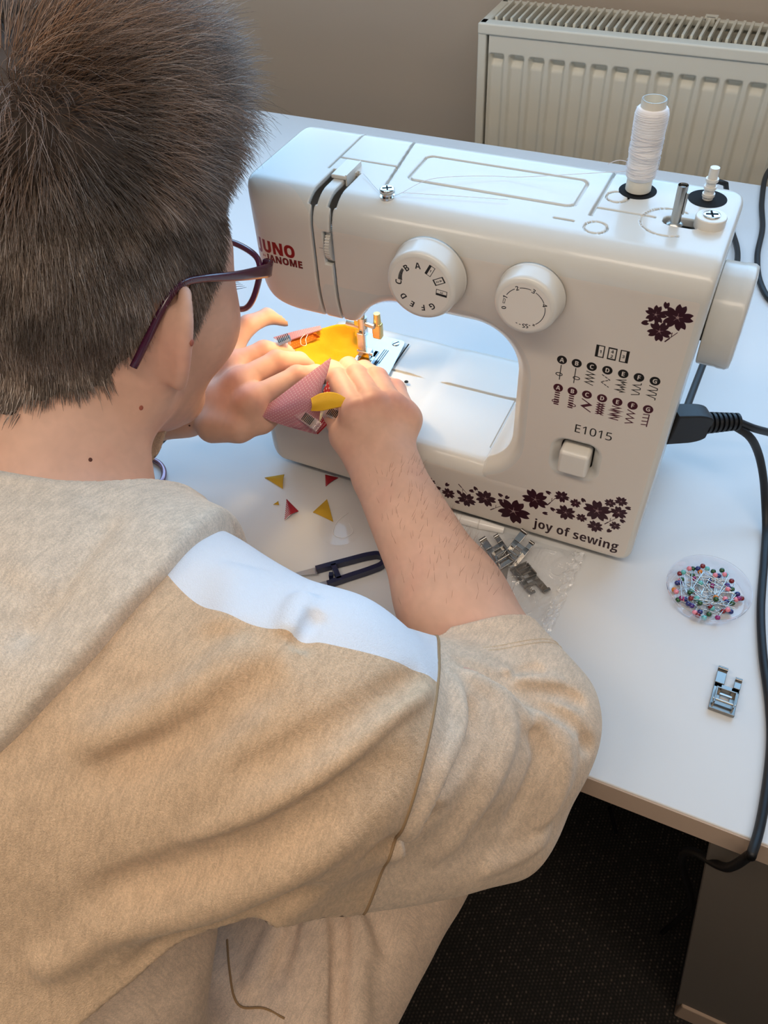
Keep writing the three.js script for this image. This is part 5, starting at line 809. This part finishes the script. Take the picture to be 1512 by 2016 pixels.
{ // clear bag: two crinkled films welded along the edges
  const A = onY(924, 1028, 0), B = onY(1152, 1095, 0), D = onY(846, 1235, 0), E = onY(1076, 1266, 0), nx = 110, ny = 110, film = (top) => {
    const g = new THREE.PlaneGeometry(1, 1, nx, ny), p = g.attributes.position;
    for (let i = 0; i < p.count; i++) {
      const u = p.getX(i) + 0.5, v = 0.5 - p.getY(i), e = min(u, 1 - u, v, 1 - v), q = A.clone().lerp(B, u).lerp(D.clone().lerp(E, u), v), bulge = 0.0105 * exp(-(((u - 0.45) / 0.3) ** 2) - ((v - 0.4) / 0.26) ** 2), seal = sstep(0.1, 0.03, abs(u - 0.945)), rid = 1 - abs(noise(u * 7 + 2, v * 7, 3)) * 2, fine = 1 - abs(noise(u * 26 + v * 9, v * 12, 8)) * 2;
      const y = top ? 0.0012 + sstep(0, 0.1, e) * (bulge + 0.0042 * max(0, rid) ** 3 + 0.0012 * max(0, fine) ** 2) + seal * 0.0034 * (0.5 + 0.5 * noise(u * 60, v * 44, 1)) + 0.002 * seal * max(0, sin(v * 31 + u * 60)) : 0.0004;
      p.setXYZ(i, q.x + seal * 0.0012 * noise(v * 30, 2, 2), y, q.z);
    }
    g.computeVertexNormals(); return g;
  };
  const mBag = phys({ color: 0xffffff, transmission: 0.95, roughness: 0.09, thickness: 0, ior: 1.6 }), bag = thing('plastic_bag', 'crinkled clear plastic bag holding presser feet in front of the machine', 'bag', [A.x, 0, A.z]);
  part('upper_film', film(true).translate(-A.x, 0, -A.z), mBag, bag); part('lower_film', film(false).translate(-A.x, 0, -A.z), mBag, bag);
  { const pts = [], q = (u, v) => A.clone().lerp(B, u).lerp(D.clone().lerp(E, u), v), n = 90, w = 8, P = [], I = []; for (let i = 0; i <= n; i++) for (let j = 0; j <= w; j++) { const v = 0.02 + 0.96 * i / n, u = 0.915 + 0.075 * j / w + 0.012 * noise(i * 0.15, 3, 1), x = q(u, v); P.push(x.x + 0.0012 * noise(i * 0.4, j * 0.6, 4), 0.0022 + 0.0028 * abs(noise(i * 0.45, j * 0.9, 2)) + 0.0016 * noise(i * 0.12, 1, 9), x.z + 0.0012 * noise(i * 0.5, j * 0.6, 7)); }
    for (let i = 0; i < n; i++) for (let j = 0; j < w; j++) { const a = i * (w + 1) + j; I.push(a, a + 1, a + w + 1, a + 1, a + w + 2, a + w + 1); }
    const g = new THREE.BufferGeometry(); g.setAttribute('position', new THREE.BufferAttribute(new Float32Array(P), 3)); g.setIndex(I); g.computeVertexNormals(); part('sealed_edge', g.translate(-A.x, 0, -A.z), phys({ color: 0xffffff, transmission: 0.72, roughness: 0.12, thickness: 0, ior: 1.6, side: THREE.DoubleSide }), bag); }
  const c1 = onY(952, 1106, 0.0012), c2 = onY(993, 1112, 0.0012), c3 = onY(996, 1166, 0.0012), t = canvasTex(256, 256, (c) => { c.fillStyle = '#6e6a66'; c.fillRect(0, 0, 256, 256); c.fillStyle = '#d8453c'; c.beginPath(); c.arc(96, 128, 92, 0, 7); c.fill(); c.fillStyle = '#e9c7a0'; c.beginPath(); c.arc(96, 128, 66, 0, 7); c.fill(); c.fillStyle = '#2f8f3a'; c.beginPath(); c.arc(96, 132, 56, 0, 7); c.fill(); c.fillStyle = '#a8d8a0'; c.beginPath(); c.ellipse(86, 112, 26, 12, -0.4, 0, 7); c.fill(); });
  const w = c1.distanceTo(c2), h = c2.distanceTo(c3), card = thing('needle_packet', 'small grey packet with a round red and green emblem half under the forearm', 'packet', [(c1.x + c3.x) / 2, 0.0009, (c1.z + c3.z) / 2]); card.rotation.y = -Math.atan2(c2.z - c1.z, c2.x - c1.x);
  part('sleeve', box(w * 1.15, 0.0008, h, 0, 0, 0), std({ color: 0x6e6a66, roughness: 0.6 }), card); part('printed_face', new THREE.PlaneGeometry(w * 1.15, h).rotateX(-PI / 2).translate(0, 0.00045, 0), std({ map: t, roughness: 0.5 }), card);
}
{ // thread snips
  const q = (a, b) => onY(a, b, 0.004), s = thing('thread_snips', 'navy blue thread snips half covered by the shoulder', 'snips', [q(690, 1112).x, 0, q(690, 1112).z]), o = (g) => g.translate(-q(690, 1112).x, 0, -q(690, 1112).z), navy = phys({ color: 0x10173a, roughness: 0.35, clearcoat: 0.3 });
  const arm = (pts, w) => { const c = new THREE.CatmullRomCurve3(pts), sh = poly([[-0.003, -w], [0.003, -w], [0.003, w], [-0.003, w]]); return o(new THREE.ExtrudeGeometry(sh, { steps: 60, extrudePath: c, bevelEnabled: false })); };
  part('spring_bow', arm([q(622, 1122), q(685, 1105), q(725, 1095), q(745, 1093), q(757, 1100), q(752, 1112), q(730, 1122), q(685, 1137), q(645, 1151)], 0.0022), navy, s);
  part('bridge', arm([q(656, 1114), q(662, 1128), q(668, 1142)], 0.0022), navy, s);
  part('bridge', arm([q(648, 1134), q(656, 1134)], 0.002), navy, s);
  part('blade', [o(sheet([px([[580, 1128, 0.004], [626, 1116, 0.004]]), px([[580, 1134, 0.004], [626, 1130, 0.004]])], 0.001)), o(sheet([px([[590, 1158, 0.003], [648, 1142, 0.003]]), px([[590, 1164, 0.003], [648, 1152, 0.003]])], 0.001))], mSteel, s);
}
// fabric scraps
{
  const scrap = (label, pts, mat, curl) => { const c = onY(pts[0][0], pts[0][1], 0), [a, b, d] = pts.map(([x, y]) => onY(x, y, 0.0006).sub(V(c.x, 0, c.z))), m = b.clone().lerp(d, 0.5); m.y += curl; b.y += curl * 0.5; const g = sheet([[a, a.clone().lerp(b, 0.5), b], [a.clone().lerp(d, 0.02), a.clone().lerp(m, 0.6).add(V(0, curl * 0.4, 0)), m], [a.clone().lerp(d, 0.04), a.clone().lerp(d, 0.5), d]], 0.0006, 0.012, 10); return single('fabric_scrap', g, mat, label, 'scrap', [c.x, 0, c.z]); };
  const ye = woven({ color: 0xdcae30 }), re = woven({ map: dots([186, 24, 40], [248, 232, 232], 6, 0.24) });
  scrap('yellow fabric scrap nearest the rounded left corner of the machine base', [[521, 940], [560, 936], [556, 962]], ye, 0.003);
  scrap('yellow triangular scrap beside the clear plastic oval', [[616, 1008], [644, 984], [656, 1027]], ye, 0.002);
  scrap('tiny yellow snippet left of the white-edged red scrap', [[538, 993], [548, 987], [549, 994]], ye, 0.001);
  scrap('red dotted scrap peeking out under the front edge of the machine', [[640, 934], [666, 941], [641, 957]], re, 0.0015);
  scrap('red dotted scrap with a white edge, between the two yellow triangles', [[564, 982], [588, 1008], [560, 1024]], re, 0.003);
}
{ const c = onY(672, 1036, 0), d = thing('clear_plastic_oval', 'faint oval piece of clear plastic above the navy snips', 'plastic piece', [c.x, 0, c.z]); d.rotation.y = 0.2; part('oval_sheet', lathe([[0, 0.0003], [0.0195, 0.0003], [0.0202, 0.0012], [0.0205, 0.0004]], 48).scale(1, 1, 1.15), phys({ color: 0xffffff, transmission: 1, roughness: 0.05, thickness: 0, specularIntensity: 0.5 }), d); part('film_loop', tube([[0.002, 0.0012, -0.016], [-0.005, 0.0012, -0.003], [-0.004, 0.0012, 0.011], [0.005, 0.0012, 0.014], [0.012, 0.0012, 0.006], [0.006, 0.0012, -0.004]], 0.00028, 60, 5), std({ color: 0xf4f2f2, roughness: 0.5 }), d); }
{ const a = onY(868, 1012, 0.0045), b = onY(992, 1044, 0.0036), p = thing('white_pen', 'slim white pen lying along the front foot of the machine', 'pen', [a.x, 0.0045, a.z]), o = (g) => g.translate(-a.x, -0.0045, -a.z), m = a.clone().lerp(b, 0.62), w = phys({ color: 0xf0ede8, roughness: 0.3, clearcoat: 0.4 }); part('barrel', o(stick(a.clone().lerp(b, -0.3), m, 0.0042, 0.0044, 24)), w, p); part('cap', o(stick(m, b, 0.0046, 0.0030, 24)), w, p); part('collar_ring', o(stick(m.clone().lerp(b, -0.04), m.clone().lerp(b, 0.02), 0.0047, 0.0047, 24)), std({ color: 0xd8d4cd, roughness: 0.4 }), p); }
// power plug and cords
{
  const a = V(0.3468, 0.108, -0.066), b = onY(1404, 815, 0.107), e = onY(1452, 830, 0.101), cord = thing('power_cord', 'black mains plug and twin cord at the right side of the machine', 'power cord', [a.x, a.y, a.z]), o = (g) => g.translate(-a.x, -a.y, -a.z), rub = std({ color: 0x0d0e12, roughness: 0.5 });
  const dir = e.clone().sub(a).normalize(), q = new THREE.Quaternion().setFromUnitVectors(V(1, 0, 0), dir), L = a.distanceTo(e), put = (g) => o(g.applyQuaternion(q).translate(a.x, a.y, a.z));
  part('plug', put(extrude((() => { const s = new THREE.Shape(); s.moveTo(0, -0.0135); s.lineTo(L * 0.28, -0.013); s.quadraticCurveTo(L * 0.45, -0.012, L * 0.5, -0.0085); s.lineTo(L * 0.5, 0.0085); s.quadraticCurveTo(L * 0.45, 0.012, L * 0.28, 0.013); s.lineTo(0, 0.0135); s.closePath(); return s; })(), 0.013, 0.0015, 3).translate(0, 0, -0.0065)), rub, cord);
  const ribs = [put(stick(V(L * 0.48, 0, 0), V(L, 0, 0), 0.0062, 0.0048, 20))]; for (let i = 0; i < 7; i++) ribs.push(put(cyl(0.0088 - i * 0.0003, 0.0088 - i * 0.0003, 0.0022, 24).rotateZ(PI / 2).translate(L * (0.53 + i * 0.075), 0, 0))); part('strain_relief', ribs, rub, cord);
  const d3 = (a2, b2, h) => onY(a2, b2, h);
  part('cord', o(tube([e, d3(1480, 842, 0.092), d3(1530, 856, 0.07), d3(1620, 890, 0.02), d3(1720, 930, 0.0035), V(0.75, 0.0035, -0.13), V(1.0, 0.0035, -0.2), V(1.16, -0.01, -0.22), V(1.175, -0.15, -0.22), V(1.175, -0.45, -0.24)], 0.0032, 140, 10)), rub, cord);
  part('cord', o(tube([e.clone().add(V(-0.003, -0.002, 0.003)), d3(1474, 858, 0.088), d3(1492, 890, 0.068), d3(1502, 935, 0.045), d3(1506, 985, 0.022), d3(1508, 1040, 0.006), d3(1504, 1110, 0.0034), d3(1498, 1200, 0.0034), d3(1502, 1290, 0.0034), d3(1514, 1380, 0.0034), d3(1518, 1460, 0.0034), d3(1508, 1560, 0.0034), d3(1493, 1640, 0.0034), d3(1478, 1686, 0.0030), V(0.4755, -0.006, 0.1955), V(0.470, -0.045, 0.192), V(0.455, -0.10, 0.165), V(0.46, -0.2, 0.13), onZ(1362, 1775, 0.1), onZ(1345, 1800, 0.06), onZ(1320, 1822, 0.02), onZ(1285, 1838, -0.02), onZ(1262, 1800, -0.06), onZ(1230, 1700, -0.1), onZ(1200, 1590, -0.12)], 0.0033, 260, 10)), rub, cord);
}
{ const rub = std({ color: 0x0c0d10, roughness: 0.5 }), P = [V(0.52, -0.35, -0.75), V(0.5, -0.03, -0.735), onY(1590, 290, 0.0045), onY(1555, 303, 0.0035), onY(1514, 335, 0.0035), onY(1500, 395, 0.0035), onY(1501, 450, 0.0035), onY(1491, 505, 0.0035), onY(1498, 560, 0.0035), onY(1522, 596, 0.0035), onY(1600, 640, 0.0035)], a = P[0]; const c = thing('pedal_cord', 'black cord curving over the far right of the desk', 'cord', [a.x, a.y, a.z]); part('cord', tube(P, 0.0034, 120, 10).translate(-a.x, -a.y, -a.z), rub, c);
  const Q = [V(0.3, 0.1, -0.127), onY(1398, 366, 0.03), onY(1412, 357, 0.045), onY(1426, 358, 0.045), onY(1430, 375, 0.03), onY(1432, 400, 0.0035), onY(1440, 450, 0.0035), onY(1452, 508, 0.012), V(0.352, 0.05, -0.13)]; const c2 = thing('lamp_cord', 'short black cord looping up behind the far corner of the machine', 'cord', Q[0].toArray()); part('cord', tube(Q, 0.0034, 90, 10).translate(...Q[0].toArray().map((v) => -v)), rub, c2); }

// ---------- raise everything from the desk plane to its real height and draw ----------
scene.children.forEach((o) => { o.position.y += DESK; if (o.isLight) o.updateMatrixWorld(); });
renderer.render(scene, camera);
